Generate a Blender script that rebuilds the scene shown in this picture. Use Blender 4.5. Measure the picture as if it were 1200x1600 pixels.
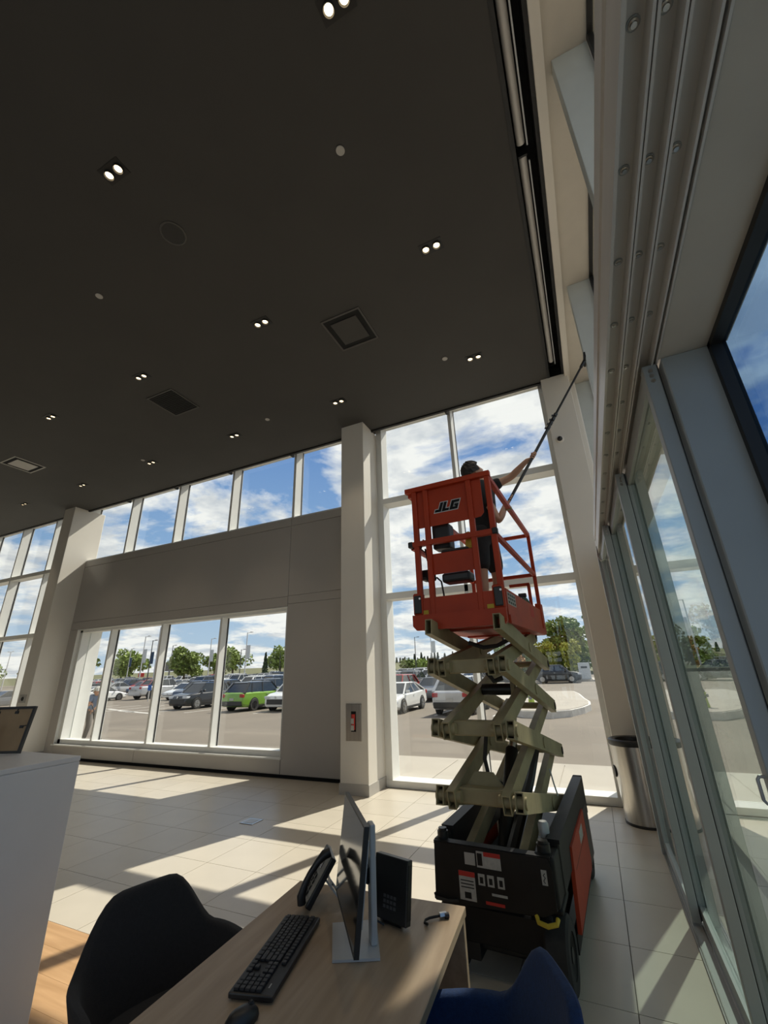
import bpy, bmesh, math, random
from mathutils import Vector, Matrix, Quaternion
random.seed(7)
SC = bpy.context.scene
COL = SC.collection
for o in list(bpy.data.objects): bpy.data.objects.remove(o)

# ------------------------------------------------------------------ camera
EYE = 1.68
FPX = 653.43
YAW, PIT, ROL = -0.42746633, 0.36109983, -0.03509
fw = Vector((math.sin(YAW)*math.cos(PIT), math.cos(YAW)*math.cos(PIT), math.sin(PIT)))
rt = Vector((math.cos(YAW), -math.sin(YAW), 0)); up = rt.cross(fw)
r2 = rt*math.cos(ROL)+up*math.sin(ROL); u2 = -rt*math.sin(ROL)+up*math.cos(ROL)
cam = bpy.data.cameras.new('camera'); camo = bpy.data.objects.new('camera', cam); COL.objects.link(camo)
cam.sensor_fit = 'HORIZONTAL'; cam.sensor_width = 36; cam.lens = FPX/1200*36; cam.clip_start = .02; cam.clip_end = 2000
camo.matrix_world = Matrix(((r2.x,u2.x,-fw.x,0),(r2.y,u2.y,-fw.y,0),(r2.z,u2.z,-fw.z,EYE),(0,0,0,1)))
SC.camera = camo

# ------------------------------------------------------------------ exposure, sun, sky
SC.view_settings.view_transform = 'Standard'; SC.view_settings.look = 'None'
SC.view_settings.exposure = -0.10; SC.view_settings.gamma = 1.0; SC.view_settings.use_curve_mapping = False
SUN_DIR = Vector((.365*.65, .931*.65, .76)).normalized()      # towards the sun
sl = bpy.data.lights.new('sun', 'SUN'); sl.energy = 7.4; sl.angle = math.radians(.55); sl.color = (1,.93,.82)
so = bpy.data.objects.new('sun', sl); COL.objects.link(so); so.rotation_euler = (-SUN_DIR).to_track_quat('-Z','Y').to_euler()
so.location = (20, 40, 40)

W = bpy.data.worlds.new('sky'); SC.world = W; W.use_nodes = True
nt = W.node_tree; nt.nodes.clear()
def N(nt, t, **k):
    n = nt.nodes.new(t)
    for a, b in k.items(): setattr(n, a, b)
    return n
def math_n(nt, op, a, b=None, c=None, clamp=False):
    n = N(nt, 'ShaderNodeMath', operation=op, use_clamp=clamp)
    for i, v in enumerate((a, b, c)):
        if v is None: continue
        if isinstance(v, (int, float)): n.inputs[i].default_value = v
        else: nt.links.new(v, n.inputs[i])
    return n.outputs[0]
tc = N(nt, 'ShaderNodeTexCoord'); sep = N(nt, 'ShaderNodeSeparateXYZ'); nt.links.new(tc.outputs['Generated'], sep.inputs[0])
zc = math_n(nt, 'MAXIMUM', sep.outputs[2], 0.0)
rampS = N(nt, 'ShaderNodeValToRGB'); nt.links.new(zc, rampS.inputs[0])
e = rampS.color_ramp.elements; e[0].position = 0; e[0].color = (.62,.74,.86,1); e[1].position = 1; e[1].color = (.075,.16,.42,1)
for p, c in ((.06,(.52,.68,.86,1)), (.22,(.33,.53,.82,1)), (.5,(.17,.33,.68,1))):
    q = rampS.color_ramp.elements.new(p); q.color = c
den = math_n(nt, 'ADD', zc, .16)
cx = math_n(nt, 'DIVIDE', sep.outputs[0], den); cy = math_n(nt, 'DIVIDE', sep.outputs[1], den)
cmb = N(nt, 'ShaderNodeCombineXYZ'); nt.links.new(cx, cmb.inputs[0]); nt.links.new(cy, cmb.inputs[1]); cmb.inputs[2].default_value = 9.1
nz = N(nt, 'ShaderNodeTexNoise'); nt.links.new(cmb.outputs[0], nz.inputs['Vector'])
nz.inputs['Scale'].default_value = 1.55; nz.inputs['Detail'].default_value = 9; nz.inputs['Roughness'].default_value = .58; nz.inputs['Distortion'].default_value = .25
rampC = N(nt, 'ShaderNodeValToRGB'); nt.links.new(nz.outputs[0], rampC.inputs[0])
rampC.color_ramp.elements[0].position = .435; rampC.color_ramp.elements[0].color = (0,0,0,1)
rampC.color_ramp.elements[1].position = .525; rampC.color_ramp.elements[1].color = (1,1,1,1)
nz2 = N(nt, 'ShaderNodeTexNoise'); nt.links.new(cmb.outputs[0], nz2.inputs['Vector'])
nz2.inputs['Scale'].default_value = 4.2; nz2.inputs['Detail'].default_value = 7; nz2.inputs['Roughness'].default_value = .6
rampG = N(nt, 'ShaderNodeValToRGB'); nt.links.new(nz2.outputs[0], rampG.inputs[0])
rampG.color_ramp.elements[0].position = .36; rampG.color_ramp.elements[0].color = (.70,.74,.80,1)
rampG.color_ramp.elements[1].position = .56; rampG.color_ramp.elements[1].color = (1.12,1.11,1.09,1)
mixS = N(nt, 'ShaderNodeMixRGB'); nt.links.new(rampC.outputs[0], mixS.inputs[0]); nt.links.new(rampS.outputs[0], mixS.inputs[1]); nt.links.new(rampG.outputs[0], mixS.inputs[2])
bg = N(nt, 'ShaderNodeBackground'); bg.inputs[1].default_value = 1.0; nt.links.new(mixS.outputs[0], bg.inputs[0])
wo = N(nt, 'ShaderNodeOutputWorld'); nt.links.new(bg.outputs[0], wo.inputs[0])

# ------------------------------------------------------------------ materials
MATS = {}
def pm(name, col, rough=.5, metal=0.0, var=.06, scale=6.0, bump=0.0, bscale=60.0, spec=.5, coat=0.0, stretch=None, objrand=0.0, sheen=0.0):
    if name in MATS: return MATS[name]
    m = bpy.data.materials.new(name); m.use_nodes = True; t = m.node_tree
    b = t.nodes['Principled BSDF']
    b.inputs['Roughness'].default_value = rough; b.inputs['Metallic'].default_value = metal
    b.inputs['Specular IOR Level'].default_value = spec; b.inputs['Coat Weight'].default_value = coat
    if sheen: b.inputs['Sheen Weight'].default_value = sheen
    co = N(t, 'ShaderNodeTexCoord'); mp = N(t, 'ShaderNodeMapping'); t.links.new(co.outputs['Object'], mp.inputs[0])
    if stretch: mp.inputs['Scale'].default_value = stretch
    nz = N(t, 'ShaderNodeTexNoise'); t.links.new(mp.outputs[0], nz.inputs['Vector']); nz.inputs['Scale'].default_value = scale; nz.inputs['Detail'].default_value = 5
    r = N(t, 'ShaderNodeValToRGB'); t.links.new(nz.outputs[0], r.inputs[0])
    c = Vector(col[:3])
    r.color_ramp.elements[0].position = .3; r.color_ramp.elements[0].color = (*(c*(1-var)), 1)
    r.color_ramp.elements[1].position = .7; r.color_ramp.elements[1].color = (*[min(1, v*(1+var)) for v in c], 1)
    out = r.outputs[0]
    if objrand:
        oi = N(t, 'ShaderNodeObjectInfo'); hs = N(t, 'ShaderNodeHueSaturation')
        v = math_n(t, 'MULTIPLY_ADD', oi.outputs['Random'], objrand, 1-objrand/2); t.links.new(v, hs.inputs['Value']); t.links.new(out, hs.inputs['Color']); out = hs.outputs[0]
    t.links.new(out, b.inputs['Base Color'])
    if bump:
        n2 = N(t, 'ShaderNodeTexNoise'); t.links.new(mp.outputs[0], n2.inputs['Vector']); n2.inputs['Scale'].default_value = bscale; n2.inputs['Detail'].default_value = 4
        bp = N(t, 'ShaderNodeBump'); bp.inputs['Strength'].default_value = bump; bp.inputs['Distance'].default_value = .01
        t.links.new(n2.outputs[0], bp.inputs['Height']); t.links.new(bp.outputs[0], b.inputs['Normal'])
    MATS[name] = m; return m
def emis(name, col, s):
    m = bpy.data.materials.new(name); m.use_nodes = True; t = m.node_tree; t.nodes.clear()
    e = N(t, 'ShaderNodeEmission'); e.inputs[0].default_value = (*col, 1); e.inputs[1].default_value = s
    o = N(t, 'ShaderNodeOutputMaterial'); t.links.new(e.outputs[0], o.inputs[0]); return m
def glass(name, tint=(.9,.95,.93), f0=.04, boost=1.0):
    m = bpy.data.materials.new(name); m.use_nodes = True; t = m.node_tree; t.nodes.clear()
    lw = N(t, 'ShaderNodeLayerWeight'); lw.inputs[0].default_value = .5
    p5 = math_n(t, 'POWER', lw.outputs['Facing'], 5.0); f = math_n(t, 'MULTIPLY_ADD', p5, (1-f0)*boost, f0, clamp=True)
    tr = N(t, 'ShaderNodeBsdfTransparent'); tr.inputs[0].default_value = (*tint, 1)
    gl = N(t, 'ShaderNodeBsdfGlossy'); gl.inputs[0].default_value = (1,1,1,1); gl.inputs[1].default_value = .0
    mx = N(t, 'ShaderNodeMixShader'); t.links.new(f, mx.inputs[0]); t.links.new(tr.outputs[0], mx.inputs[1]); t.links.new(gl.outputs[0], mx.inputs[2])
    o = N(t, 'ShaderNodeOutputMaterial'); t.links.new(mx.outputs[0], o.inputs[0]); return m
def wood(name, c1, c2, scale=1.0, rough=.45, along='X', objrand=0.0):
    m = bpy.data.materials.new(name); m.use_nodes = True; t = m.node_tree; b = t.nodes['Principled BSDF']; b.inputs['Roughness'].default_value = rough
    co = N(t, 'ShaderNodeTexCoord'); mp = N(t, 'ShaderNodeMapping'); t.links.new(co.outputs['Object'], mp.inputs[0])
    mp.inputs['Scale'].default_value = {'X':(1.2*scale,14*scale,14*scale),'Y':(14*scale,1.2*scale,14*scale)}[along]
    if objrand:
        oi = N(t, 'ShaderNodeObjectInfo'); ml = math_n(t, 'MULTIPLY', oi.outputs['Random'], 37.0); cm = N(t, 'ShaderNodeCombineXYZ')
        t.links.new(ml, cm.inputs[0]); t.links.new(ml, cm.inputs[1]); t.links.new(cm.outputs[0], mp.inputs['Location'])
    nz = N(t, 'ShaderNodeTexNoise'); t.links.new(mp.outputs[0], nz.inputs['Vector']); nz.inputs['Scale'].default_value = 1.6; nz.inputs['Detail'].default_value = 6; nz.inputs['Distortion'].default_value = .4
    r = N(t, 'ShaderNodeValToRGB'); t.links.new(nz.outputs[0], r.inputs[0])
    r.color_ramp.elements[0].position = .35; r.color_ramp.elements[0].color = (*c1, 1); r.color_ramp.elements[1].position = .66; r.color_ramp.elements[1].color = (*c2, 1)
    t.links.new(r.outputs[0], b.inputs['Base Color'])
    return m
M = dict(
 tile=pm('floor tile porcelain',(.51,.462,.385),.34,var=.035,scale=3,objrand=.05,bump=.03,bscale=25),
 grout=pm('grout',(.19,.18,.165),.9),
 ceil=pm('charcoal ceiling paint',(.046,.043,.039),.75,var=.05,scale=1.5,bump=.05,bscale=200),
 black=pm('matt black metal',(.012,.012,.012),.5,var=.1),
 dark=pm('dark recess',(.006,.006,.006),.9),
 paint=pm('cream wall paint',(.70,.66,.59),.55,var=.02,scale=2,bump=.02,bscale=150),
 panel=pm('glossy grey wall panel',(.45,.42,.385),.22,var=.02,scale=1.2),
 wframe=pm('white aluminium frame',(.74,.74,.71),.35,var=.02),
 gframe=pm('grey aluminium frame',(.37,.39,.385),.45,metal=.0,var=.03),
 header=pm('anodised aluminium header',(.66,.63,.59),.42,metal=.1,var=.04,scale=12,stretch=(1,.05,1)),
 fin=pm('grey green fin paint',(.52,.55,.53),.4,var=.03),
 soffit=pm('warm grey soffit paint',(.58,.54,.47),.6,var=.03),
 base=pm('grey tile skirting',(.42,.40,.37),.5,var=.04),
 steel=pm('brushed stainless steel',(.55,.53,.50),.28,metal=1,var=.10,scale=40,stretch=(1,1,.03)),
 orange=pm('lift orange paint',(.44,.044,.010),.5,var=.10,scale=5,coat=.0,spec=.35,bump=.02,bscale=40),
 beige=pm('lift arm beige paint',(.32,.265,.145),.6,var=.16,scale=6,bump=.05,bscale=30),
 chassis=pm('lift chassis grey black',(.0095,.009,.0085),.55,var=.3,scale=9,spec=.35,bump=.05,bscale=50),
 rubber=pm('tyre rubber',(.03,.028,.026),.85,var=.25,scale=14,bump=.15,bscale=60),
 plastic=pm('black plastic',(.014,.014,.014),.42,var=.15,scale=20,bump=.03,bscale=300),
 key=pm('key plastic',(.022,.022,.023),.5,var=.1),
 silver=pm('silver painted plastic',(.46,.47,.47),.4,metal=.25,var=.04),
 screen=pm('screen glass',(.02,.02,.018),.08,var=.02,spec=.8),
 desk=wood('oak laminate',(.30,.215,.135),(.39,.29,.19),1.0,.42,'Y'),
 plank=wood('warm oak plank',(.40,.235,.11),(.52,.32,.165),.8,.45,'X',objrand=1),
 white=pm('white lacquer',(.62,.61,.60),.4,var=.015),
 sticker=pm('white label',(.42,.41,.38),.6,var=.1,scale=60),
 red=pm('red label',(.5,.03,.02),.6,var=.05),
 yellow=pm('yellow paint',(.55,.40,.03),.6,var=.15),
 cblack=pm('charcoal chair fabric',(.015,.014,.014),.9,var=.15,scale=90,bump=.25,bscale=400,sheen=.06),
 cblue=pm('navy blue chair fabric',(.005,.027,.095),.9,var=.2,scale=90,bump=.25,bscale=400,sheen=.08),
 tan=pm('brown backing board',(.30,.20,.105),.7,var=.08,scale=12),
 skin=pm('skin',(.46,.26,.17),.55,var=.08,scale=12),
 hair=pm('dark hair',(.012,.009,.007),.6,var=.3,scale=50,bump=.5,bscale=80),
 shirt=pm('black shirt cloth',(.010,.010,.011),.9,var=.2,scale=30),
 shorts=pm('dark shorts cloth',(.018,.018,.020),.9,var=.2,scale=30),
 asphalt=pm('asphalt',(.158,.133,.104),.9,var=.10,scale=.35,bump=.1,bscale=30),
 concrete=pm('pale concrete',(.33,.30,.255),.85,var=.06,scale=1.2,bump=.05,bscale=40),
 line=pm('white road paint',(.55,.53,.49),.8,var=.12,scale=4),
 grass=pm('dry green grass',(.115,.115,.05),.95,var=.35,scale=.25),
 trunk=pm('bark',(.10,.075,.05),.9,var=.3,scale=12),
 leaf=pm('green leaves',(.20,.265,.05),.7,var=.45,scale=1.2,objrand=.35),
 leafy=pm('yellow green leaves',(.36,.37,.06),.7,var=.35,scale=1.0,objrand=.3),
 leafo=pm('orange leaves',(.42,.22,.05),.7,var=.3,scale=1.0),
 leafd=pm('dark conifer needles',(.045,.075,.03),.8,var=.4,scale=1.5),
 pole=pm('pale grey pole paint',(.5,.5,.5),.5), poled=pm('dark pole paint',(.06,.06,.065),.5),
 banner=pm('grey white banner cloth',(.5,.52,.53),.8,var=.1),bannerd=pm('navy banner cloth',(.02,.05,.10),.8,var=.1),
 carglass=pm('car glass',(.018,.022,.026),.06,var=.05,spec=.8),
 rim=pm('alloy wheel',(.45,.45,.45),.3,metal=.9), rimd=pm('dark alloy wheel',(.08,.08,.085),.3,metal=.8),
 tail=pm('red tail lamp',(.35,.012,.015),.25), head=pm('clear head lamp',(.55,.57,.6),.12,spec=.8),
 hyd=pm('lime hydrant paint',(.38,.50,.07),.5,var=.1),
 ventgrey=pm('vent grey paint',(.068,.064,.058),.6),
 bulb=emis('warm lamp lens',(1,.78,.47),5.0),
)
GL = glass('clear window glass', (.965,.98,.97), .04)
GD = glass('tinted door glass', (.60,.68,.65), .05, 1.0)
GR = glass('blue tinted glass', (.50,.63,.76), .04)
def paintc(name, c, metal=.0): return pm('car paint '+name, c, .25, metal, var=.02, coat=.6)
CP = dict(white=paintc('white',(.72,.72,.70)), silver=paintc('silver',(.46,.46,.46),.3), black=paintc('black',(.014,.015,.018)), grey=paintc('grey',(.12,.125,.135),.2),
 green=paintc('green',(.17,.33,.035),.1), red=paintc('red',(.40,.03,.025)), blue=paintc('blue',(.03,.05,.10)), pearl=paintc('pearl',(.60,.58,.54)))

# ------------------------------------------------------------------ mesh helpers
class MB:
    def __init__(s): s.v=[]; s.f=[]; s.mi=[]; s.m=0
    def add(s, vs, fs, M4=None):
        n=len(s.v)
        for p in vs: s.v.append(tuple(M4@Vector(p)) if M4 is not None else tuple(p))
        for f in fs: s.f.append([i+n for i in f]); s.mi.append(s.m)
        return s
    def box(s,x0,x1,y0,y1,z0,z1,M4=None):
        return s.add([(x0,y0,z0),(x1,y0,z0),(x1,y1,z0),(x0,y1,z0),(x0,y0,z1),(x1,y0,z1),(x1,y1,z1),(x0,y1,z1)],
          [(0,3,2,1),(4,5,6,7),(0,1,5,4),(1,2,6,5),(2,3,7,6),(3,0,4,7)],M4)
    def rbox(s,x0,x1,y0,y1,z0,z1,b=.01,seg=2,M4=None):
        bm=bmesh.new(); bmesh.ops.create_cube(bm,size=1)
        for v in bm.verts: v.co=Vector(((x0+x1)/2+v.co.x*(x1-x0),(y0+y1)/2+v.co.y*(y1-y0),(z0+z1)/2+v.co.z*(z1-z0)))
        bmesh.ops.bevel(bm,geom=bm.edges[:],offset=b,segments=seg,affect='EDGES',profile=.5)
        bm.verts.index_update(); vs=[v.co.copy() for v in bm.verts]; fs=[[v.index for v in f.verts] for f in bm.faces]; bm.free()
        return s.add(vs,fs,M4)
    def beam(s,p,q,w,h,up=(0,0,1)):
        p=Vector(p);q=Vector(q);d=(q-p).normalized();u=Vector(up); r=d.cross(u)
        if r.length<1e-4: r=d.cross(Vector((1,0,0)))
        r.normalize(); u=r.cross(d)
        vs=[p+r*a*w/2+u*b*h/2 for a,b in((-1,-1),(1,-1),(1,1),(-1,1))]+[q+r*a*w/2+u*b*h/2 for a,b in((-1,-1),(1,-1),(1,1),(-1,1))]
        return s.add(vs,[(0,1,2,3),(7,6,5,4),(0,4,5,1),(1,5,6,2),(2,6,7,3),(3,7,4,0)])
    def cyl(s,p,q,r,r1=None,n=14,caps=True):
        p=Vector(p);q=Vector(q);d=(q-p).normalized(); r1=r if r1 is None else r1
        a=d.cross(Vector((0,0,1)) if abs(d.z)<.9 else Vector((1,0,0))).normalized(); b=d.cross(a)
        vs=[p+(a*math.cos(t)+b*math.sin(t))*r for t in [2*math.pi*i/n for i in range(n)]]+[q+(a*math.cos(t)+b*math.sin(t))*r1 for t in [2*math.pi*i/n for i in range(n)]]
        fs=[(i,(i+1)%n,n+(i+1)%n,n+i) for i in range(n)]
        if caps: fs+=[tuple(range(n))[::-1],tuple(range(n,2*n))]
        return s.add(vs,fs)
    def tube(s,pts,r,n=8):
        pts=[Vector(p) for p in pts]; rings=[]; prev=None
        for i,p in enumerate(pts):
            d=(pts[min(i+1,len(pts)-1)]-pts[max(i-1,0)]).normalized()
            if prev is None: a=d.cross(Vector((0,0,1)) if abs(d.z)<.9 else Vector((1,0,0))).normalized()
            else: a=(prev-d*prev.dot(d)).normalized()
            prev=a; b=d.cross(a); rr=r[i] if isinstance(r,(list,tuple)) else r
            rings.append([p+(a*math.cos(2*math.pi*k/n)+b*math.sin(2*math.pi*k/n))*rr for k in range(n)])
        vs=[v for R in rings for v in R]; fs=[]
        for i in range(len(rings)-1):
            for k in range(n): fs.append((i*n+k,i*n+(k+1)%n,(i+1)*n+(k+1)%n,(i+1)*n+k))
        fs+=[tuple(range(n))[::-1],tuple(range((len(rings)-1)*n,len(rings)*n))]
        return s.add(vs,fs)
    def lathe(s,prof,n=24,M4=None):
        vs=[];fs=[]
        for r,z in prof:
            for k in range(n): vs.append((r*math.cos(2*math.pi*k/n),r*math.sin(2*math.pi*k/n),z))
        for i in range(len(prof)-1):
            for k in range(n): fs.append((i*n+k,i*n+(k+1)%n,(i+1)*n+(k+1)%n,(i+1)*n+k))
        if prof[0][0]>1e-5 and prof[-1][0]>1e-5:
            m=(len(prof)-1)*n
            for k in range(n): fs.append((m+k,m+(k+1)%n,(k+1)%n,k))
        elif prof[0][0]>1e-5: fs.append(tuple(range(n))[::-1])
        elif prof[-1][0]>1e-5: fs.append(tuple(range((len(prof)-1)*n,len(prof)*n)))
        return s.add(vs,fs,M4)
    def prism(s,poly,t0,t1,M4=None):        # polygon in local xy, extruded along local z
        n=len(poly); vs=[(x,y,t0) for x,y in poly]+[(x,y,t1) for x,y in poly]
        return s.add(vs,[tuple(range(n))[::-1],tuple(range(n,2*n))]+[(i,(i+1)%n,n+(i+1)%n,n+i) for i in range(n)],M4)
    def mesh(s,name,mats,smooth=False,angle=None):
        me=bpy.data.meshes.new(name); me.from_pydata(s.v,[],s.f); 
        for m in (mats if isinstance(mats,(list,tuple)) else [mats]): me.materials.append(m)
        if isinstance(mats,(list,tuple)): me.polygons.foreach_set('material_index',s.mi)
        me.update()
        bm=bmesh.new(); bm.from_mesh(me); bmesh.ops.recalc_face_normals(bm,faces=bm.faces); bm.to_mesh(me); bm.free()
        if smooth:
            me.polygons.foreach_set('use_smooth',[True]*len(me.polygons))
            me.set_sharp_from_angle(angle=math.radians(angle or 40))
        return me
def tag(o,label=None,cat=None,group=None,kind=None):
    if label: o['label']=label
    if cat: o['category']=cat
    if group: o['group']=group
    if kind: o['kind']=kind
    return o
def link(name,me,parent=None):
    o=bpy.data.objects.new(name,me); COL.objects.link(o)
    if parent is not None: o.parent=parent
    return o
def ob(name,mb,mat,parent=None,smooth=False,angle=None,label=None,cat=None,group=None,kind=None):
    o=link(name,mb.mesh(name,mat,smooth,angle),parent); return tag(o,label,cat,group,kind)
def empty(name,loc=(0,0,0),rz=0,parent=None,label=None,cat=None,group=None,kind=None):
    o=bpy.data.objects.new(name,None); o.empty_display_size=.1; COL.objects.link(o); o.location=loc; o.rotation_euler=(0,0,rz)
    if parent is not None: o.parent=parent
    return tag(o,label,cat,group,kind)
def bx(*a): return MB().box(*a)
def copytree(o,parent=None,label=None):
    c=o.copy(); COL.objects.link(c); c.parent=parent
    for ch in list(o.children): copytree(ch,c)
    if label: c['label']=label
    return c
def skinmesh(name,verts,edges,radii,mat,sub=2):
    me=bpy.data.meshes.new('tmp'); me.from_pydata(verts,edges,[]); t=bpy.data.objects.new('tmp',me); COL.objects.link(t)
    t.modifiers.new('s','SKIN'); sk=me.skin_vertices[0].data
    for i,r in enumerate(radii):
        sk[i].radius=(r,r) if not isinstance(r,tuple) else r
        sk[i].use_root = (i==0)
    if sub:
        ss=t.modifiers.new('u','SUBSURF'); ss.levels=sub; ss.render_levels=sub
    dg=bpy.context.evaluated_depsgraph_get(); dg.update()
    out=bpy.data.meshes.new_from_object(t.evaluated_get(dg)); bpy.data.objects.remove(t); bpy.data.meshes.remove(me)
    out.name=name; out.materials.clear(); out.materials.append(mat); out.polygons.foreach_set('use_smooth',[True]*len(out.polygons)); return out
def joinmesh(name,meshes,mat):
    bm=bmesh.new()
    for m in meshes: bm.from_mesh(m)
    me=bpy.data.meshes.new(name); bm.to_mesh(me); bm.free(); me.materials.append(mat)
    me.polygons.foreach_set('use_smooth',[True]*len(me.polygons)); me.polygons.foreach_set('material_index',[0]*len(me.polygons)); return me
# ------------------------------------------------------------------ structure: floor
YW = 6.78; GY = 7.02; ZC = 6.2
def S(name,mb,mat,parent=None,label=None,**k): return ob(name,mb,mat,parent,label=label,kind='structure' if parent is None else None,**k)
floor = S('floor', bx(-20,.86,-6,7.05,-.2,-.008), M['grout'], label='pale beige tiled showroom floor with oak plank zone')
tm = MB().box(-.2978,.2978,-.2978,.2978,-.008,0).mesh('tile',M['tile'])
for i in range(-22,1):
    for j in range(7):
        x=-.11+.6*i-.3; y=2.547+.6*j+.3
        o=link('tile',tm,floor); o.location=(x,y,0)
tmr = MB().box(-.19,.19,-.2978,.2978,-.008,0).mesh('tile',M['tile'])
for j in range(5):
    o=link('tile',tmr,floor); o.location=(.083,2.847+.6*j,0)
for j in (5,6):
    o=link('tile',tm,floor); o.location=(.19,2.847+.6*j,0)
o=ob('tile_field',bx(-19.9,-13.32,2.55,6.76,-.01,-.001),M['tile'],floor)
pk = MB().box(-.7495,.7495,-.0944,.0944,-.008,0).mesh('plank',M['plank'])
for j in range(15):
    for i in range(7):
        o=link('plank',pk,floor); o.location=(-8.2+1.5*i+(.5*(j%3)),2.452-.19*j,0)
# ceiling
ceiling = S('ceiling', bx(-20,.16,-6,6.55,ZC,ZC+.25), M['ceil'], label='flat charcoal painted ceiling with recessed spot lamps')
S('roof', bx(-20.2,.98,-6.2,7.12,ZC+.26,ZC+.5), M['dark'], label='roof deck above the showroom ceiling')
trim = S('trim_1', bx(-20,.41,6.55,6.60,ZC-.03,ZC+.26).box(-20,.41,6.66,6.70,ZC+.05,ZC+.09), M['black'], label='black shade pocket edge above the back windows')
for k,x in enumerate((-1.66,-5.2,-7.0,-8.8,-10.6)): ob('bracket',bx(x-.02,x+.02,6.58,6.68,ZC-.045,ZC+.06),M['black'],trim)
S('trim_2', bx(.16,.20,-6,6.58,ZC-.005,ZC+.26).box(.385,.42,-6,6.62,ZC-.005,ZC+.26), M['black'], label='black shade pocket edges along the right of the ceiling')
S('trim_3', bx(.42,.50,-6,6.72,ZC-.05,ZC+.26), M['paint'], label='pale beam running along the right edge of the ceiling')
S('trim_4', bx(.505,.98,-6,7.05,ZC,ZC+.25), M['soffit'], label='beige soffit over the high side windows')
# enclosing walls out of view
S('wall_left', bx(-20.2,-20,-6,7.05,-.2,ZC+.26), M['paint'], label='pale painted wall closing the far left')
S('wall_front', bx(-20.2,.98,-6.2,-6,-.2,.3).box(-20.2,.98,-6.2,-6,5.2,ZC+.26).box(-20.2,-7.0,-6.2,-6,.3,5.2).box(.3,.98,-6.2,-6,.3,5.2), M['paint'], label='pale painted wall behind the viewer')
w7=empty('fill_window',(0,0,0),label='added unseen tall windows behind the viewer for fill daylight',kind='structure')  # added out of view: openings let in daylight to lift the shaded faces
for k in range(4):
    x=-7.0+1.825*k
    ob('mullion',bx(x-.03,x+.03,-6.2,-6,.3,5.2),M['wframe'],w7); ob('pane',bx(x+.03,min(x+1.795,.3),-6.1,-6.09,.3,5.2),GL,w7)

# ------------------------------------------------------------------ back wall
wall = S('wall_back', bx(-12.45,-11.9,YW+.02,7.05,-.3,4.76).box(-11.9,-5.25,YW+.02,7.05,-.3,.30).box(-11.9,-5.25,YW+.02,7.05,2.91,4.76).box(-5.25,-3.6,YW+.02,7.05,-.3,4.76), M['panel'], label='grey glossy panelled wall between the columns, under high windows')
g=.005
def panel(x0,x1,z0,z1): ob('panel',MB().rbox(x0+g,x1-g,YW,YW+.022,z0+g,z1-g,.003,1),M['panel'],wall)
panel(-12.45,-5.25,3.11,4.59); panel(-5.25,-3.6,3.12,4.59)
panel(-12.45,-5.25,4.59,4.765); panel(-5.25,-3.6,4.59,4.765)
panel(-12.45,-5.25,2.915,3.11); panel(-5.25,-3.6,2.96,3.12); panel(-5.25,-3.6,.045,2.96)
panel(-12.45,-11.9,.045,2.915)
for a,b in ((-11.9,-9.05),(-9.05,-5.25)): panel(a,b,.045,.285)
ob('toe_gap',bx(-12.45,-3.6,YW+.012,YW+.03,-.005,.045),M['dark'],wall)
ob('window_reveal',bx(-11.905,-11.885,YW-.004,6.852,.303,2.90).box(-11.905,-5.245,YW-.004,6.852,2.895,2.914).box(-5.265,-5.245,YW-.004,6.852,.303,2.90),M['wframe'],wall)
ob('window_sill',MB().rbox(-11.95,-5.22,YW-.035,6.88,.275,.302,.004,1),M['wframe'],wall)
# outside surround of the low window
S('trim_5', bx(-12.0,-11.78,7.06,7.34,-.3,3.05).box(-12.0,-5.1,7.06,7.5,2.93,3.15).box(-5.26,-5.1,7.06,7.5,-.3,3.05), M['wframe'], label='white metal surround outside the low four pane window')

# ------------------------------------------------------------------ columns
def column(x0,x1,y0,y1,label):
    c=S('column',MB().rbox(x0,x1,y0,y1,0,ZC+.005,.008,2),M['paint'],label=label)
    ob('skirting',bx(x0-.012,x1+.012,y0-.012,y1,0.001,.145),M['base'],c); return c
colC=column(-3.69,-3.215,6.2,7.04,'cream square column beside the tall lift window, steel alarm cabinet on it')
colL=column(-12.69,-12.225,6.2,7.04,'cream square column far left, sunlit on its right side')
colR=column(.045,.47,6.5,7.04,'cream corner column right of the tall window, behind the steel bin')
c=S('column',MB().rbox(.47,.56,6.72,7.04,3.0,ZC,.02,3),M['paint'],label='slim rounded pier between corner column and side windows')
S('wall_right', bx(.48,.70,5.475,7.05,-.2,3.118), M['paint'], label='solid pale pier wall at the far end of the sliding doors')
S('wall_side', bx(.66,.70,-6,-3.6,-.2,3.118), M['paint'], label='pale side wall behind the viewer')

# ------------------------------------------------------------------ windows in the back wall
FD=(YW,GY+.03)
def mull(par,x,z0,z1,y0=YW,w=.06,mat='wframe'):
    m=ob('mullion',bx(x-w,x,y0,GY+.035,z0,z1),M[mat],par)
    ob('gasket',bx(x-w-.008,x+.008,GY-.012,GY+.02,z0,z1),M['black'],m); return m
def trans(par,x0,x1,z0,z1,y0=YW): ob('transom',bx(x0,x1,y0,GY+.03,z0,z1),M['wframe'],par)
def pane(par,x0,x1,z0,z1,y=GY): ob('pane',bx(x0,x1,y,y+.012,z0,z1),GL,par)
w1=empty('window_1',(0,0,0),label='low four pane window facing the parked cars',kind='structure')
ob('frame',bx(-11.9,-5.25,6.85,GY+.035,.302,.395).box(-11.9,-5.25,6.85,GY+.035,2.84,2.91).box(-11.9,-11.79,6.85,GY+.035,.3,2.91).box(-5.31,-5.25,6.85,GY+.035,.3,2.91),M['wframe'],w1)
xs=[-11.79,-10.62,-8.81,-7.0,-5.25]
for x in xs[1:4]: mull(w1,x,.395,2.84,6.85)
for i in range(4): pane(w1,xs[i],xs[i+1]-(.06 if i<3 else .06),.395,2.84)
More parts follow.
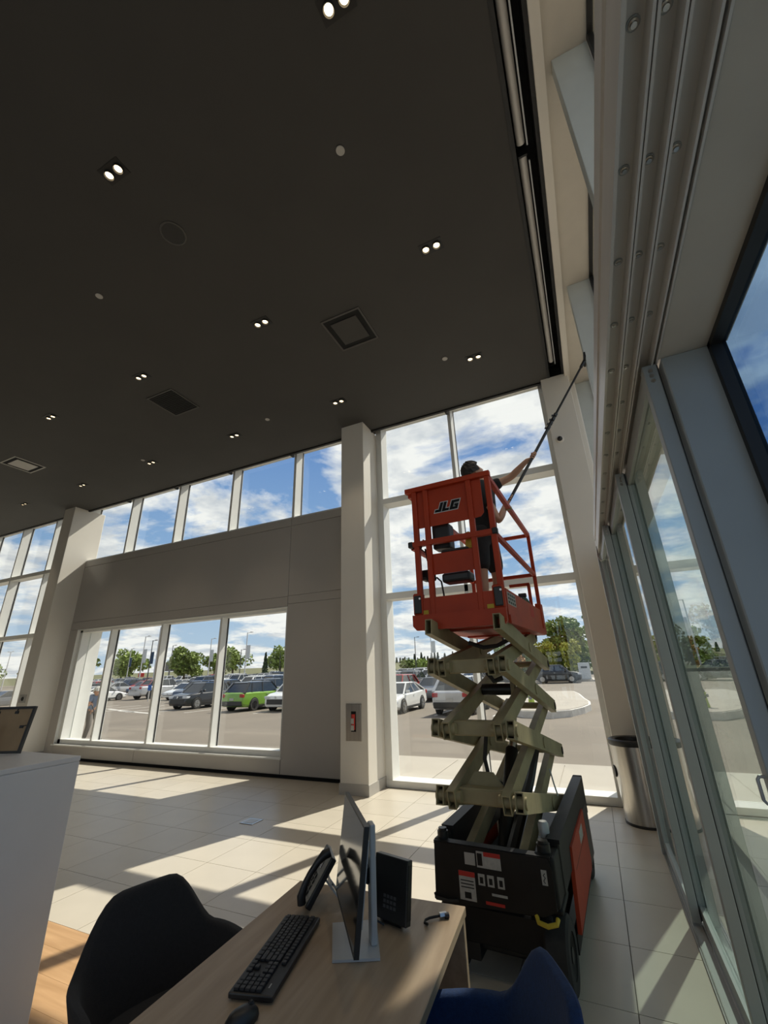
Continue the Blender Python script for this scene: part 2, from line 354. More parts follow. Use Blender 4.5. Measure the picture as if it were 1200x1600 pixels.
w2=empty('window_2',(0,0,0),label='high clerestory window strip of six panes above the wall panels',kind='structure')
ob('frame',bx(-12.49,-3.6,YW+.03,GY+.035,4.762,4.80).box(-12.49,-3.6,YW+.03,GY+.035,6.42,6.46),M['wframe'],w2)
xs=[-12.43,-10.62,-8.81,-7.0,-5.19,-3.6]
for x in xs[:5]: mull(w2,x,4.77,6.46)
for i in range(5): pane(w2,xs[i],xs[i+1]-(.06 if i<4 else 0),4.80,6.42)
w3=empty('window_3',(0,0,0),label='tall six pane window behind the scissor lift',kind='structure')
ob('frame',bx(-3.215,-3.10,YW,GY+.035,0,6.46).box(-.02,.045,YW-.02,GY+.035,0,6.46).box(-3.215,.045,YW-.01,GY+.035,0,.095).box(-3.215,.045,YW,GY+.035,6.42,6.46),M['wframe'],w3)
mull(w3,-1.63,.095,6.42)
for z in (2.84,4.65): trans(w3,-3.10,-.02,z,z+.11)
for a,b in ((-3.10,-1.69),(-1.63,-.02)):
    for z0,z1 in ((.095,2.84),(2.95,4.65),(4.76,6.42)): pane(w3,a,b,z0,z1)
w4=empty('window_4',(0,0,0),label='tall multi pane window at the far left edge',kind='structure')
ob('frame',bx(-20,-12.69,YW,GY+.035,0,.095).box(-20,-12.69,YW,GY+.035,6.42,6.46).box(-12.72,-12.66,YW,GY+.035,0,6.46),M['wframe'],w4)
xs=[-20,-17.74,-15.93,-14.12,-12.70]
for x in xs[1:4]: mull(w4,x,.095,6.42)
for i in range(4):
    a,b=xs[i],xs[i+1]-.06
    for z in (2.84,4.65): trans(w4,a,b,z,z+.11)
    for z0,z1 in ((.095,2.84),(2.95,4.65),(4.76,6.42)): pane(w4,a,b,z0,z1)

# ------------------------------------------------------------------ right side: high windows, fins
w6=empty('window_5',(0,0,0),label='high narrow side windows between grey fins',kind='structure')
fy=[-4.7,-2.4,-.05,2.31,4.67,6.89]
for y in fy[:-1]: ob('fin',MB().rbox(.555,.815,y,y+.10,3.182,ZC,.004,1),M['fin'],w6)
ob('fin',MB().rbox(.565,.815,6.89,7.04,3.182,ZC,.004,1),M['fin'],w6)
for a,b in zip([-6]+fy,fy):
    a0=a+(.10 if a>-6 else 0)
    ob('frame',bx(.808,.86,a0,a0+.045,3.182,ZC).box(.815,.86,b-.045,b,3.182,ZC).box(.815,.86,a0,b,ZC-.018,ZC).box(.815,.86,a0,b,3.182,3.22),M['black'],w6)
    ob('pane',bx(.835,.845,a0+.045,b-.045,3.22,ZC-.018),GL,w6)
# header with three tracks
hd=S('trim_6',bx(.279,.70,-4,5.47,2.885,3.04).box(.33,.70,-4,5.47,3.04,3.12).box(.49,.86,-6,7.05,3.12,3.18).box(.2695,.279,-4,5.13,2.84,3.04).box(.262,.2695,-4,5.13,2.965,3.04),M['header'],label='aluminium sliding door header with three tracks and bolt heads')
for x in (.327,.336,.384,.393,.4465,.462): ob('track_rib',bx(x-.003,x+.003,-4,5.44,2.838,2.886),M['header'],hd)
hb=MB().lathe([(0,-.010),(.006,-.010),(.0065,-.006),(.010,-.005),(.0105,-.002),(.0,-.002)],12)
hb.m=1; hb.lathe([(0,-.003),(.0135,-.003),(.0135,0),(0,0)],14); hb=hb.mesh('bolt',[M['steel'],M['gframe']],True)
for x in (.303,.359,.418):
    for k in range(-2,17):
        y=.63+.295*k
        if (x<.32 and y>4.05) or (.32<x<.4 and y>2.85) or (x>.4 and y>1.7): continue
        o=link('bolt',hb,hd); o.location=(x,y,2.885)
ob('end_bracket',MB().tube([(.268,5.13,2.90),(.262,5.15,2.80),(.285,5.17,2.74),(.32,5.17,2.76)],.008,8),M['steel'],hd,True)
S('trim_7',bx(.467,.70,-3.6,1.76,2.842,2.884),M['soffit'],label='grey soffit strip over the near side window')
stub=S('trim_8',MB().rbox(.474,.66,1.755,1.86,0,2.842,.004,1),M['gframe'],label='grey metal door jamb panel next to the near side window')
# dark framed side window beside the viewer
w5=empty('window_6',(0,0,0),label='dark framed side window at the right edge showing blue sky',kind='structure')
ob('frame',bx(.632,.682,1.725,1.755,.0,2.842).box(.632,.682,-3.6,1.755,2.818,2.842).box(.632,.70,-3.6,1.755,0,.08).box(.632,.70,-3.6,-3.53,0,2.84).box(.632,.70,-.95,-.88,0,2.84),M['black'],w5)
ob('pane',bx(.670,.678,-.88,1.725,.08,2.818),GR,w5); ob('pane',bx(.670,.678,-3.53,-.95,.08,2.818),GR,w5)
# sliding doors
def door(n,x0,x1,y0,y1,label,handle=False):
    d=empty('door_%d'%n,(0,0,0),label=label,kind='structure'); xc=(x0+x1)/2
    for a,b in ((y0,y0+.055),(y1-.055,y1)):
        s_=ob('stile',MB().rbox(x0,x1,a,b,.02,2.845,.003,1),M['gframe'],d)
    ob('rail',bx(x0+.006,x1-.006,y0+.055,y1-.055,2.76,2.845),M['gframe'],d); ob('rail',bx(x0+.006,x1-.006,y0+.055,y1-.055,.02,.11),M['gframe'],d)
    for xx in (x1+.0005,): ob('gasket',bx(xx,xx+.004,y0+.005,y0+.05,.03,2.84),M['black'],d)
    for z in (2.815,2.79,2.765):
        ob('cap_screw',MB().cyl((xc,y0-.002,z),(xc,y0+.003,z),.009,n=12),M['steel'],d)
    ob('pane',bx(xc-.004,xc+.004,y0+.055,y1-.055,.11,2.76),GD,d)
    if handle:
        ob('handle',MB().tube([(x0,y0+.03,1.34),(x0-.014,y0+.03,1.34),(x0-.02,y0+.03,1.332),(x0-.02,y0+.03,1.278),(x0-.014,y0+.03,1.27),(x0,y0+.03,1.27)],.005,10),M['silver'],d,True)
    return d
door(1,.295,.347,4.13,5.36,'far glass sliding door panel beside the bin')
door(2,.352,.404,2.94,4.22,'middle glass sliding door panel')
door(3,.409,.461,1.785,3.02,'nearest glass sliding door panel with a pull handle',True)
fp=S('trim_9',MB().rbox(.266,.292,5.36,5.45,0,2.87,.002,1).box(.297,.32,5.375,5.46,0,2.87).box(.325,.43,5.38,5.47,0,2.87),M['gframe'],label='slim metal end post of the sliding doors next to the bin')
ob('latch',bx(.262,.268,5.37,5.40,1.28,1.34),M['steel'],fp)
tk=S('trim_10',bx(.275,.468,.2,5.47,-.008,.004),M['gframe'],label='metal floor track of the sliding doors')
for x in (.279,.290,.349,.406,.464): ob('track_rib',bx(x-.003,x+.003,.2,5.46,.004,.012),M['steel'],tk)
# shade roller in the pocket
for k,(a,b) in enumerate(((-3.9,-.6),(-.5,2.85),(2.95,6.2))):
    r=empty('roller_shade',(.255,a,ZC+.10),label=('shade roller tube in the ceiling pocket above the viewer','shade roller tube, middle length of the ceiling pocket','shade roller tube, far length of the ceiling pocket nearest the lift')[k],cat='shade',group='roller shades in the side pocket')
    ob('tube',MB().cyl((0,0,0),(0,b-a,0),.038,n=16),M['header'],r,True); ob('hem_bar',bx(.045,.057,.02,b-a-.02,-.10,-.085),M['silver'],r)
    ob('bracket',bx(-.04,.04,-.02,0,-.05,.10),M['black'],r)
# ------------------------------------------------------------------ ceiling fittings
def lamp_proto():
    e=empty('downlight',(0,0,ZC),group='twin recessed ceiling lamps',cat='lamp')
    ob('housing',bx(-.135,.135,-.075,.075,-.004,.0).box(-.13,.13,-.07,.07,-.006,-.003),M['black'],e)
    for s in (-1,1):
        ob('lamp_ring',MB().lathe([(.046,-.026),(.041,-.026),(.036,-.006),(.046,-.006)],18,Matrix.Translation((s*.064,0,0))),M['black'],e,True)
        ob('lens',MB().lathe([(0,-.009),(.022,-.011),(.034,-.0075),(.034,-.006),(0,-.006)],18,Matrix.Translation((s*.064,0,0))),M['bulb'],e,True)
    return e
LX=[-.83,-3.29,-5.72,-8.15,-10.63,-13.15]; LY=[1.30,3.38,5.42]
desc={(-.83,1.30):'at the top edge of the view, glaring',(-3.29,1.30):'in the upper left beside the round speaker',(-.83,3.38):'right of the square vent',(-3.29,3.38):'left of the square vent',
 (-5.72,3.38):'next to the black return grille',(-.83,5.42):'above the lift, nearest the right pocket',(-3.29,5.42):'just in front of the centre column',(-8.15,3.38):'between the black grille and the far left vent',
 (-5.72,5.42):'near the window edge, left of the centre column',(-8.15,5.42):'above the third high pane',(-10.63,5.42):'small and far, right of the left column',(-13.15,5.42):'farthest left, beyond the left column'}
proto=None
for x,y in desc:
    if proto is None: e=proto=lamp_proto()
    else: e=copytree(proto)
    e.location=(x,y,ZC); e['label']='twin recessed ceiling lamp '+desc[(x,y)]
    l=bpy.data.lights.new('downlight_glow','SPOT'); l.energy=22; l.color=(1,.84,.62); l.spot_size=1.2; l.spot_blend=.6; l.shadow_soft_size=.04
    lo=bpy.data.objects.new('downlight_glow',l); COL.objects.link(lo); lo.parent=e; lo.location=(0,0,-.03)
def vent(x,y,sx,sy,kind,label):
    e=empty('ceiling_vent',(x,y,ZC),label=label,cat='vent')
    a,b=sx/2,sy/2
    fr=MB()
    for p in ((-a,a,-b,-b+.025),(-a,a,b-.025,b),(-a,-a+.025,-b+.025,b-.025),(a-.025,a,-b+.025,b-.025)): fr.box(*p,-.012,0)
    ob('frame',fr,M['ventgrey'] if kind!='pale' else M['base'],e)
    ob('plenum',bx(-a+.025,a-.025,-b+.025,b-.025,-.003,-.001),M['dark'],e)
    if kind=='grille':
        for k in range(14):
            yy=-b+.06+k*(sy-.12)/13; ob('slat',bx(-a+.04,a-.04,yy-.004,yy+.004,-.010,-.003),M['black'],e)
    else:
        ob('plate',MB().rbox(-a+.10,a-.10,-b+.10,b-.10,-.016,-.008,.003,1),M['ceil'] if kind!='pale' else M['base'],e)
vent(-2.27,4.05,.60,.62,'plate','square dark ceiling vent with flat centre plate above the lift')
vent(-5.86,4.10,.60,.60,'grille','black slatted return grille in the ceiling')
vent(-10.65,4.17,.60,.60,'pale','grey ceiling vent with pale plate at the far left')
e=empty('ceiling_speaker',(-3.30,1.97,ZC),label='round dark ceiling speaker near the upper left lamp',cat='speaker')
ob('rim',MB().lathe([(.135,0),(.135,-.008),(.12,-.012),(.115,-.004)],32),M['ventgrey'],e,True); ob('grille',MB().lathe([(.0,-.007),(.115,-.006),(.115,0)],32),M['black'],e,True)
for x,y,l in ((-1.272,2.10,'largest round sprinkler cover, high in the ceiling middle'),(-4.795,2.12,'round sprinkler cover at the left, below the speaker'),(-1.247,5.23,'small sprinkler cover between square vent and lift lamp'),(-4.76,5.27,'small sprinkler cover near the centre window edge'),(-8.2,5.25,'tiny sprinkler cover near the third high pane')):
    e=empty('sprinkler_cover',(x,y,ZC),label=l,cat='sprinkler',group='ceiling sprinkler covers')
    ob('cap',MB().lathe([(.0,-.014),(.038,-.013),(.042,-.008),(.040,-.004)],24),M['base'],e,True); ob('ring',MB().lathe([(.030,-.004),(.048,-.003),(.048,0),(.03,0)],24),M['ceil'],e,True)
# camera dome on corner column
e=empty('security_camera',(.157,6.5,5.02),label='small round security camera on the corner column',cat='camera')
R90=Matrix.Rotation(math.radians(90),4,'X')
ob('mount',MB().lathe([(0,0),(.06,0),(.06,.012),(.045,.02),(0,.02)],20,R90),M['paint'],e,True); ob('lens',MB().lathe([(.04,.02),(.034,.045),(.018,.055),(0,.058)],20,R90),M['black'],e,True)
# alarm cabinet on centre column
e=empty('alarm_cabinet',(-3.45,6.2,.955),label='stainless recessed extinguisher cabinet with slot window on the centre column',cat='cabinet')
ob('door',MB().rbox(-.135,.135,-.018,0,-.255,.255,.006,2),M['steel'],e)
ob('slot',bx(-.04,.045,-.0205,-.018,-.13,.15),M['dark'],e)
ob('extinguisher',MB().cyl((.002,-.0215,-.10),(.002,-.0215,.11),.03,n=14),M['red'],e,True)
ob('slot_label',bx(-.022,.028,-.054,-.052,-.02,.055),M['sticker'],e); ob('slot_label',bx(-.022,.028,-.054,-.052,-.11,-.04),M['sticker'],e)
ob('knob',MB().cyl((.09,-.018,.01),(.09,-.03,.01),.008,n=12),M['steel'],e,True)
ob('bottom_lip',bx(-.125,.125,-.024,-.018,-.245,-.13),M['steel'],e)
# thermostat-like plate on left column
e=empty('wall_switch',(-12.46,6.2,1.32),label='small grey switch plate on the far left column',cat='switch')
ob('plate',MB().rbox(-.15,.12,-.012,0,-.09,.09,.004,1),M['base'],e); ob('button',MB().cyl((.0,-.012,.0),(.0,-.022,.0),.045,n=16),M['chassis'],e,True)
# floor plate
e=empty('floor_outlet',(-4.125,4.825,0),label='small square steel outlet plate in the floor',cat='outlet')
ob('plate',MB().rbox(-.1,.1,-.1,.1,.0005,.006,.002,1),M['steel'],e); ob('lid',MB().rbox(-.07,.07,-.07,.07,.006,.008,.001,1),M['silver'],e)
# ------------------------------------------------------------------ bin
e=empty('waste_bin',(.235,6.22,0),label='tall brushed steel waste bin with black rim by the corner column',cat='bin')
ob('body',MB().lathe([(0,.02),(.215,.02),(.235,.80),(.225,.80),(.20,.06),(0,.06)],40),M['steel'],e,True)
ob('rim',MB().lathe([(.236,.775),(.240,.785),(.240,.83),(.225,.838),(.165,.832),(.16,.82),(.16,.76),(.22,.76)],40),M['plastic'],e,True)
ob('liner',MB().lathe([(.0,.70),(.158,.70),(.16,.76)],24),M['dark'],e,True)
ob('foot_ring',MB().lathe([(.19,.0),(.222,.0),(.222,.025),(.19,.025)],40),M['plastic'],e,True)
ob('emblem',MB().cyl((-.223,-.03,.50),(-.234,-.0315,.50),.06,n=20),M['chassis'],e,True)
# ------------------------------------------------------------------ counter with picture frame
e=empty('reception_counter',(-3.4,1.2,0),label='tall white reception counter at the left edge',cat='counter')
ob('body',MB().rbox(-.50,.54,-2.0,.60,.06,1.235,.004,1),M['white'],e); ob('worktop',MB().rbox(-.502,.5405,-2.0,.6005,1.236,1.262,.002,1),M['white'],e)
ob('plinth',bx(-.46,.50,-2.0,.56,0,.06),M['chassis'],e)
FR=empty('picture_frame',(-3.53,1.65,1.267),math.radians(20),label='brown backed picture frame with easel leg standing on the counter',cat='picture frame')
T=Matrix.Rotation(math.radians(-10),4,'X')
fr=MB()
for p in ((-.2,.2,0,.015),(-.2,.2,.255,.27),(-.2,-.185,.015,.255),(.185,.2,.015,.255)): fr.box(p[0],p[1],-.009,.009,p[2],p[3],T)
ob('frame',fr,M['black'],FR); ob('backing',MB().box(-.186,.186,-.004,.004,.014,.256,T),M['tan'],FR)
ob('easel_leg',MB().beam((.0,-.02,.17),(-.03,-.115,.008),.05,.005,(1,0,0)),M['tan'],FR)
for x,z in ((-.05,.235),(.15,.15),(-.16,.15),(.08,.235)): ob('clip',MB().box(x-.012,x+.012,-.009,-.003,z-.008,z+.008,T).beam(T@Vector((x,-.007,z)),T@Vector((x+(.03 if x>.1 else 0),-.007,z+(.02 if x<.1 else .008))),.004,.004),M['black'],FR)
e=empty('paperweight',(-3.30,1.33,1.262),label='small dark knob shaped paperweight on the counter edge',cat='paperweight')
ob('body',MB().lathe([(0,0),(.02,0),(.025,.012),(.018,.026),(0,.03)],16),M['plastic'],e,True)
# ------------------------------------------------------------------ desk
DZ=.74
dk=empty('desk',(-.668,2.152,0),math.radians(3.6),label='oak laminate office desk in the foreground',cat='desk')
ob('desktop',MB().rbox(-.805,0,-1.75,0,DZ-.032,DZ,.002,1),M['desk'],dk)
ob('end_panel',MB().rbox(-.79,-.004,-.04,-.008,0,DZ-.032,.002,1),M['desk'],dk)
ob('end_panel',MB().rbox(-.79,-.004,-1.74,-1.71,0,DZ-.032,.002,1),M['desk'],dk)
ob('modesty_panel',bx(-.42,-.40,-1.70,-.05,.30,DZ-.032),M['desk'],dk)
# monitor
A=Vector((-.879,1.567,.798));Bv=Vector((-1.183,1.953,.798)); d=(Bv-A).normalized(); upm=(Vector((-.846,1.593,1.156))-A).normalized(); nb=d.cross(upm).normalized()
if nb.x<0: nb=-nb
mo=empty('monitor',(-.95,1.77,DZ),label='slim silver computer monitor on the desk seen nearly edge on',cat='monitor')
def mp_(a,b,c): return (A+d*a+upm*b+nb*c)-Vector((-.95,1.77,DZ))
def slab(a0,a1,b0,b1,c0,c1): return MB().add([mp_(a,b,c) for c in (c0,c1) for a,b in ((a0,b0),(a1,b0),(a1,b1),(a0,b1))],[(0,1,2,3),(4,7,6,5),(0,4,5,1),(1,5,6,2),(2,6,7,3),(3,7,4,0)])
Wm,Hm=.4915,.361
ob('bezel',slab(0,Wm,0,Hm,0,.018),M['plastic'],mo); ob('screen',slab(.006,Wm-.006,.014,Hm-.006,-.001,.0),M['screen'],mo)
ob('back_shell',slab(.06,Wm-.06,.05,Hm-.06,.018,.035),M['silver'],mo)
P0=Vector((-.912,1.773,DZ))-Vector((-.95,1.77,DZ))
an=math.atan2(d.y,d.x); RZ=Matrix.Rotation(an,4,'Z')
ob('stand_neck',MB().rbox(-.028,.028,-.012,.012,.008,.375,.006,2,Matrix.Translation(P0)@RZ),M['silver'],mo)
ob('hinge',MB().beam(P0+Vector((0,0,.21)),mp_(Wm/2,.16,.03),.05,.05),M['plastic'],mo)
bp=[Vector(p)-Vector((-.95,1.77)) for p in ((-.998,1.628),(-.848,1.70),(-.967,1.912),(-1.119,1.826))]
ob('stand_base',MB().prism([tuple(p) for p in bp],0.001,.009),M['silver'],mo)
ob('cable',MB().tube([P0+Vector(p) for p in ((-.02,.06,.15),(-.04,.07,.08),(-.035,.09,.03),(-.01,.11,.012),(-.04,.15,.008))],.004,8),M['plastic'],mo,True)
# keyboard
kb=empty('keyboard',(-1.309,1.784,DZ),label='black full size keyboard lying on the desk',cat='keyboard')
ux=Vector((.106,-.416,0)).normalized(); uy=Vector((-ux.y,ux.x,0))
MK=Matrix(((ux.x,uy.x,0,0),(ux.y,uy.y,0,0),(0,0,1,0),(0,0,0,1)))
def kslope(mb): return mb
ob('case',MB().rbox(-.004,.438,-.008,.140,.004,.020,.004,2,MK),M['plastic'],kb)
ob('foot_strip',MB().box(.0,.43,0,.13,.0005,.005,MK),M['plastic'],kb)
pit=.0188
kms={}
def key(x,y,w,h=1):
    k=(round(w,2),h)
    if k not in kms: kms[k]=MB().rbox(.001,w*pit-.0015,.001,h*pit-.0015,.0195,.0275,.0015,1,MK).mesh('key',M['key'])
    o=link('key',kms[k],kb); v=MK@Vector((x,y,0)); o.location=v
x0=.006;y0=.004
rows=[[1.25,1.25,1.25,6.25,1.25,1.25,1.25,1.25],[2.25]+[1]*10+[2.75],[1.75]+[1]*11+[2.25],[1.5]+[1]*12+[1.5],[1]*13+[2]]
for r,ws in enumerate(rows):
    x=x0
    for w in ws: key(x,y0+r*pit,w); x+=w*pit
x=x0
for k in range(16): key(x+(k*.97)*pit,y0+5*pit+.006,.9)
nx=x0+15.25*pit
for k in range(3):
    key(nx+k*pit,y0,1)
    for r in (3,4): key(nx+k*pit,y0+r*pit,1)
key(nx+pit,y0+pit,1)
nx+=3.3*pit
for r in range(5):
    for k in range(4): 
        if r==0 and k==1: continue
        key(nx+k*pit,y0+r*pit,2 if (r==0 and k==0) else 1)
ob('indicator',MB().box(nx+.03,nx+.05,y0+5*pit+.012,y0+5*pit+.016,.0201,.0206,MK),M['sticker'],kb)
# mouse
ms=empty('computer_mouse',(-1.10,1.30,DZ),math.radians(-20),label='black computer mouse at the bottom edge of the view',cat='mouse')
ob('shell',MB().lathe([(.0,.038),(.012,.037),(.022,.031),(.029,.018),(.031,.006),(.029,0),(0,0)],20,Matrix.Diagonal((1.0,1.75,1,1))),M['plastic'],ms,True)
ob('wheel',MB().cyl((-.004,.028,.034),(.004,.028,.034),.008,n=14),M['rubber'],ms,True)
# phone
ph=empty('desk_phone',(-1.265,1.982,DZ),math.radians(40),label='black desk phone with handset propped on its stand behind the monitor',cat='phone')
def pl(x,y,z): return (x,y,z)
s=Vector((.115,0,.165)).normalized(); nn=Vector((-s.z,0,s.x)); o0=Vector((-.075,0,.012))
MP=Matrix(((s.x,0,nn.x,o0.x),(0,1,0,0),(s.z,0,nn.z,o0.z),(0,0,0,1)))
ob('body',MB().rbox(0,.195,-.095,.075,-.012,.016,.006,2,MP),M['plastic'],ph)
ob('display',MB().box(.125,.175,-.03,.065,.016,.0175,MP),M['screen'],ph)
hs=ob('handset',MB().tube([MP@Vector(p) for p in ((.0,-.078,.030),(.02,-.078,.048),(.06,-.078,.058),(.10,-.078,.060),(.15,-.078,.055),(.185,-.078,.045),(.205,-.078,.028))],[.018,.019,.014,.013,.014,.019,.018],10),M['plastic'],ph,True)
for i in range(4):
    for j in range(3): ob('button',MB().box(.02+i*.022,.035+i*.022,-.03+j*.03,-.01+j*.03,.016,.0195,MP),M['chassis'],ph)
ob('stand',MB().beam((-.004,-.05,.10),(.075,-.05,.004),.012,.008).beam((-.004,.05,.10),(.075,.05,.004),.012,.008).beam((.075,-.056,.006),(.075,.056,.006),.012,.008).beam((.03,-.05,.06),(.03,.05,.06),.006,.02),M['silver'],ph)
ob('cord',MB().tube([(.03,.03,.05),(.07,.06,.012),(.11,.07,.006),(.15,.05,.006),(.19,.06,.006)],.003,8),M['plastic'],ph,True)
# second device
dv=empty('desk_terminal',(-.905,1.915,DZ),math.radians(-14),label='black slab shaped desk terminal standing with its back to us behind the monitor',cat='terminal')
T=Matrix.Rotation(math.radians(-9),4,'X')
ob('case',MB().rbox(-.085,.085,-.018,.016,.012,.215,.004,2,T),M['plastic'],dv)
ob('side_band',MB().box(.0852,.0862,-.012,.012,.03,.20,T),M['chassis'],dv)
for i in range(4):
    for j in range(3): ob('vent_slot',MB().box(-.03+i*.017,-.018+i*.017,-.0188,-.018,.05+j*.016,.06+j*.016,T),pm('grey slot plastic',(.10,.10,.10),.5),dv)
ob('foot',MB().prism([(-.05,.0),(.05,.0),(.035,.05),(-.035,.05)],0.0,.006).beam((0,-.005,.01),(0,.045,.006),.05,.01),M['plastic'],dv)
# hook
hk=empty('metal_hook',(-.75,2.0,DZ),label='small dark hook with shiny nut lying on the desk corner',cat='hook')
ob('hook',MB().tube([(.02,.028,.010),(-.005,.008,.010),(-.022,-.005,.009),(-.033,-.022,.008),(-.030,-.040,.007),(-.015,-.045,.007)],.0045,10),M['chassis'],hk,True)
ob('nut',MB().cyl((.012,.020,.011),(.034,.038,.011),.011,n=6),M['steel'],hk); ob('knob',MB().cyl((.030,.030,.010),(.044,.040,.010),.010,n=12),M['plastic'],hk,True)
# ------------------------------------------------------------------ tub chairs
def tub(name,loc,rz,mat,label,zs=1.0):
    e=empty(name,loc,rz,label=label,cat='chair')      # faces local +x
    nu,nv=44,14; th=.035
    def P(u,v,off):
        t=u*math.radians(128); 
        b=max(0,math.cos(t*.72))                     # 1 at the back, ->0 at arm fronts
        k=abs(u)
        sm=lambda a,b_,x: (lambda q:q*q*(3-2*q))(min(1,max(0,(x-a)/(b_-a))))
        top=.83*zs-(.185*zs)*sm(.10,.46,k)-.10*sm(.72,1,k)
        z=.40+(top-.40)*v
        fl=.80+.22*v**.8
        rx,ry=.295*fl-off,.31*fl-off
        c,s_=math.cos(t),math.sin(t)
        ex=.72
        x=-math.copysign(abs(c)**ex,c)*rx; y=math.copysign(abs(s_)**ex,s_)*ry
        return (x-.06*v*b,y,z)
    vs=[];fs=[]
    for off in (0,th):
        for i in range(nu+1):
            for j in range(nv+1): vs.append(P(-1+2*i/nu,j/nv,off))
    I=lambda l,i,j:l*(nu+1)*(nv+1)+i*(nv+1)+j
    for i in range(nu):
        for j in range(nv):
            fs.append((I(0,i,j),I(0,i,j+1),I(0,i+1,j+1),I(0,i+1,j))); fs.append((I(1,i,j),I(1,i+1,j),I(1,i+1,j+1),I(1,i,j+1)))
        fs.append((I(0,i,nv),I(1,i,nv),I(1,i+1,nv),I(0,i+1,nv))); fs.append((I(0,i,0),I(0,i+1,0),I(1,i+1,0),I(1,i,0)))
    for j in range(nv):
        fs.append((I(0,0,j),I(1,0,j),I(1,0,j+1),I(0,0,j+1))); fs.append((I(0,nu,j),I(0,nu,j+1),I(1,nu,j+1),I(1,nu,j)))
    sh=MB().add(vs,fs); o=ob('shell',sh,mat,e,True,80)
    bv=o.modifiers.new('round','BEVEL'); bv.width=.012; bv.segments=2; bv.limit_method='ANGLE'; bv.angle_limit=math.radians(50)
    ob('seat',MB().lathe([(0,.375),(.20,.38),(.255,.40),(.262,.44),(.24,.475),(.15,.485),(0,.487)],28,Matrix.Diagonal((1.02,1.05,1,1))),mat,e,True)
    for a,b in ((-1,-1),(1,-1),(-1,1),(1,1)):
        ob('leg',MB().cyl((a*.14,b*.15,.38),(a*.23,b*.24,0),.014,.010,n=12),M['black'],e,True)
    ob('under_frame',MB().beam((-.15,-.16,.37),(.15,.16,.37),.03,.02).beam((-.15,.16,.37),(.15,-.16,.37),.03,.02),M['black'],e)
    return e
tub('tub_chair',(-1.645,1.545,0),math.radians(-17),M['cblack'],'black upholstered tub chair left of the desk')
tub('tub_chair',(-.56,1.53,0),math.radians(208),M['cblue'],'navy blue upholstered tub chair right of the desk')
# ------------------------------------------------------------------ scissor lift
LF=empty('scissor_lift',(-.758,3.05,0),math.radians(-3.0),label='orange and beige electric scissor lift raised in front of the tall window',cat='lift')
def L(n,mb,mat,par=None,sm=False,**k): return ob(n,mb,M[mat],par or LF,sm,**k)
# chassis
ch=L('chassis',MB().rbox(-.30,.30,.04,1.80,.16,.34,.01,1).box(-.24,.24,.10,1.75,.34,.40),'chassis')
ob('front_plate',MB().prism([(-.365,.36),(-.355,.655),(.33,.655),(.345,.60),(.345,.42),(.27,.385),(-.25,.36)],-.02,.02,Matrix.Translation((0,-.015,0))@R90),M['chassis'],ch)
ob('front_corner',MB().rbox(.30,.362,-.02,.20,.42,.655,.015,2),M['chassis'],ch); ob('front_corner',MB().rbox(-.368,-.31,-.02,.20,.36,.665,.015,2),M['chassis'],ch)
ob('lower_bumper',MB().rbox(-.22,.22,.10,.16,.11,.36,.015,2),M['plastic'],ch)
ob('top_lip',bx(-.36,.34,-.03,.03,.642,.66),M['chassis'],ch)
for s in (-1,1):
    sb=L('side_box',MB().rbox(s*.335-.035,s*.335+.035,.16,1.84,.42,.68,.008,1),'chassis')
    ob('top_rail',MB().box(s*.335-.040,s*.335+.040,.16,1.85,.668,.69),M['chassis'],sb)
    ob('end_cap',MB().rbox(s*.335-.04,s*.335+.04,1.84,1.87,.40,.695,.006,1),M['plastic'],sb)
    dp=L('side_door',MB().prism([(.42,.14),(.55,.54),(1.42,.54),(1.46,.18),(1.40,.14)],-.012,.012,Matrix.Translation((s*.372,0,0))@Matrix(((0,0,1,0),(1,0,0,0),(0,1,0,0),(0,0,0,1)))),'orange')
    ob('door_seam',bx(s*.3845-.0005,s*.3845+.0005,.60,1.36,.40,.404),M['chassis'],dp); ob('side_label',bx(s*.3846-.0005,s*.3846+.0005,1.0,1.2,.42,.50),M['sticker'],dp)
    L('pothole_guard',bx(s*.345-.012,s*.345+.012,.40,1.46,.05,.14),'chassis')
def wheel(x,y,parent,s):
    w=L('wheel',MB().lathe([(.10,-.065),(.155,-.065),(.17,-.052),(.172,0),(.17,.052),(.155,.065),(.10,.065)],30,Matrix.Translation((x,y,.172))@Matrix.Rotation(math.pi/2,4,'Y')),'rubber',None,True)
    ob('rim',MB().lathe([(0,-.03),(.06,-.035),(.09,-.055),(.108,-.06),(.108,.06),(.09,.055),(.06,.035),(0,.03)],24,Matrix.Translation((x,y,.172))@Matrix.Rotation(math.pi/2,4,'Y')),M['chassis'],w,True)
    ob('hub',MB().cyl((x+s*.03,y,.172),(x+s*.06,y,.172),.035,n=14),M['plastic'],w,True)
for s in (-1,1):
    for y in (.13,1.62): wheel(s*.305,y,None,s)
for s in (-1,1): L('wheel_fender',MB().rbox(s*.325-.05,s*.325+.035,.06,.32,.36,.40,.015,2),'chassis'); L('rear_fender',MB().rbox(s*.35-.03,s*.35+.03,1.46,1.80,.10,.50,.03,2),'plastic')
for fx in (-.22,.14): L('fork',bx(fx,fx+.08,.05,.25,.08,.30),'plastic')
L('lamp_knob',MB().cyl((-.318,.03,.655),(-.318,.03,.70),.034,n=16).cyl((-.318,.03,.70),(-.318,.03,.715),.026,n=16),'plastic',None,True)
L('lamp_knob',MB().cyl((.30,.05,.655),(.30,.05,.70),.038,n=16).cyl((.30,.05,.70),(.30,.05,.715),.028,n=16),'plastic',None,True)
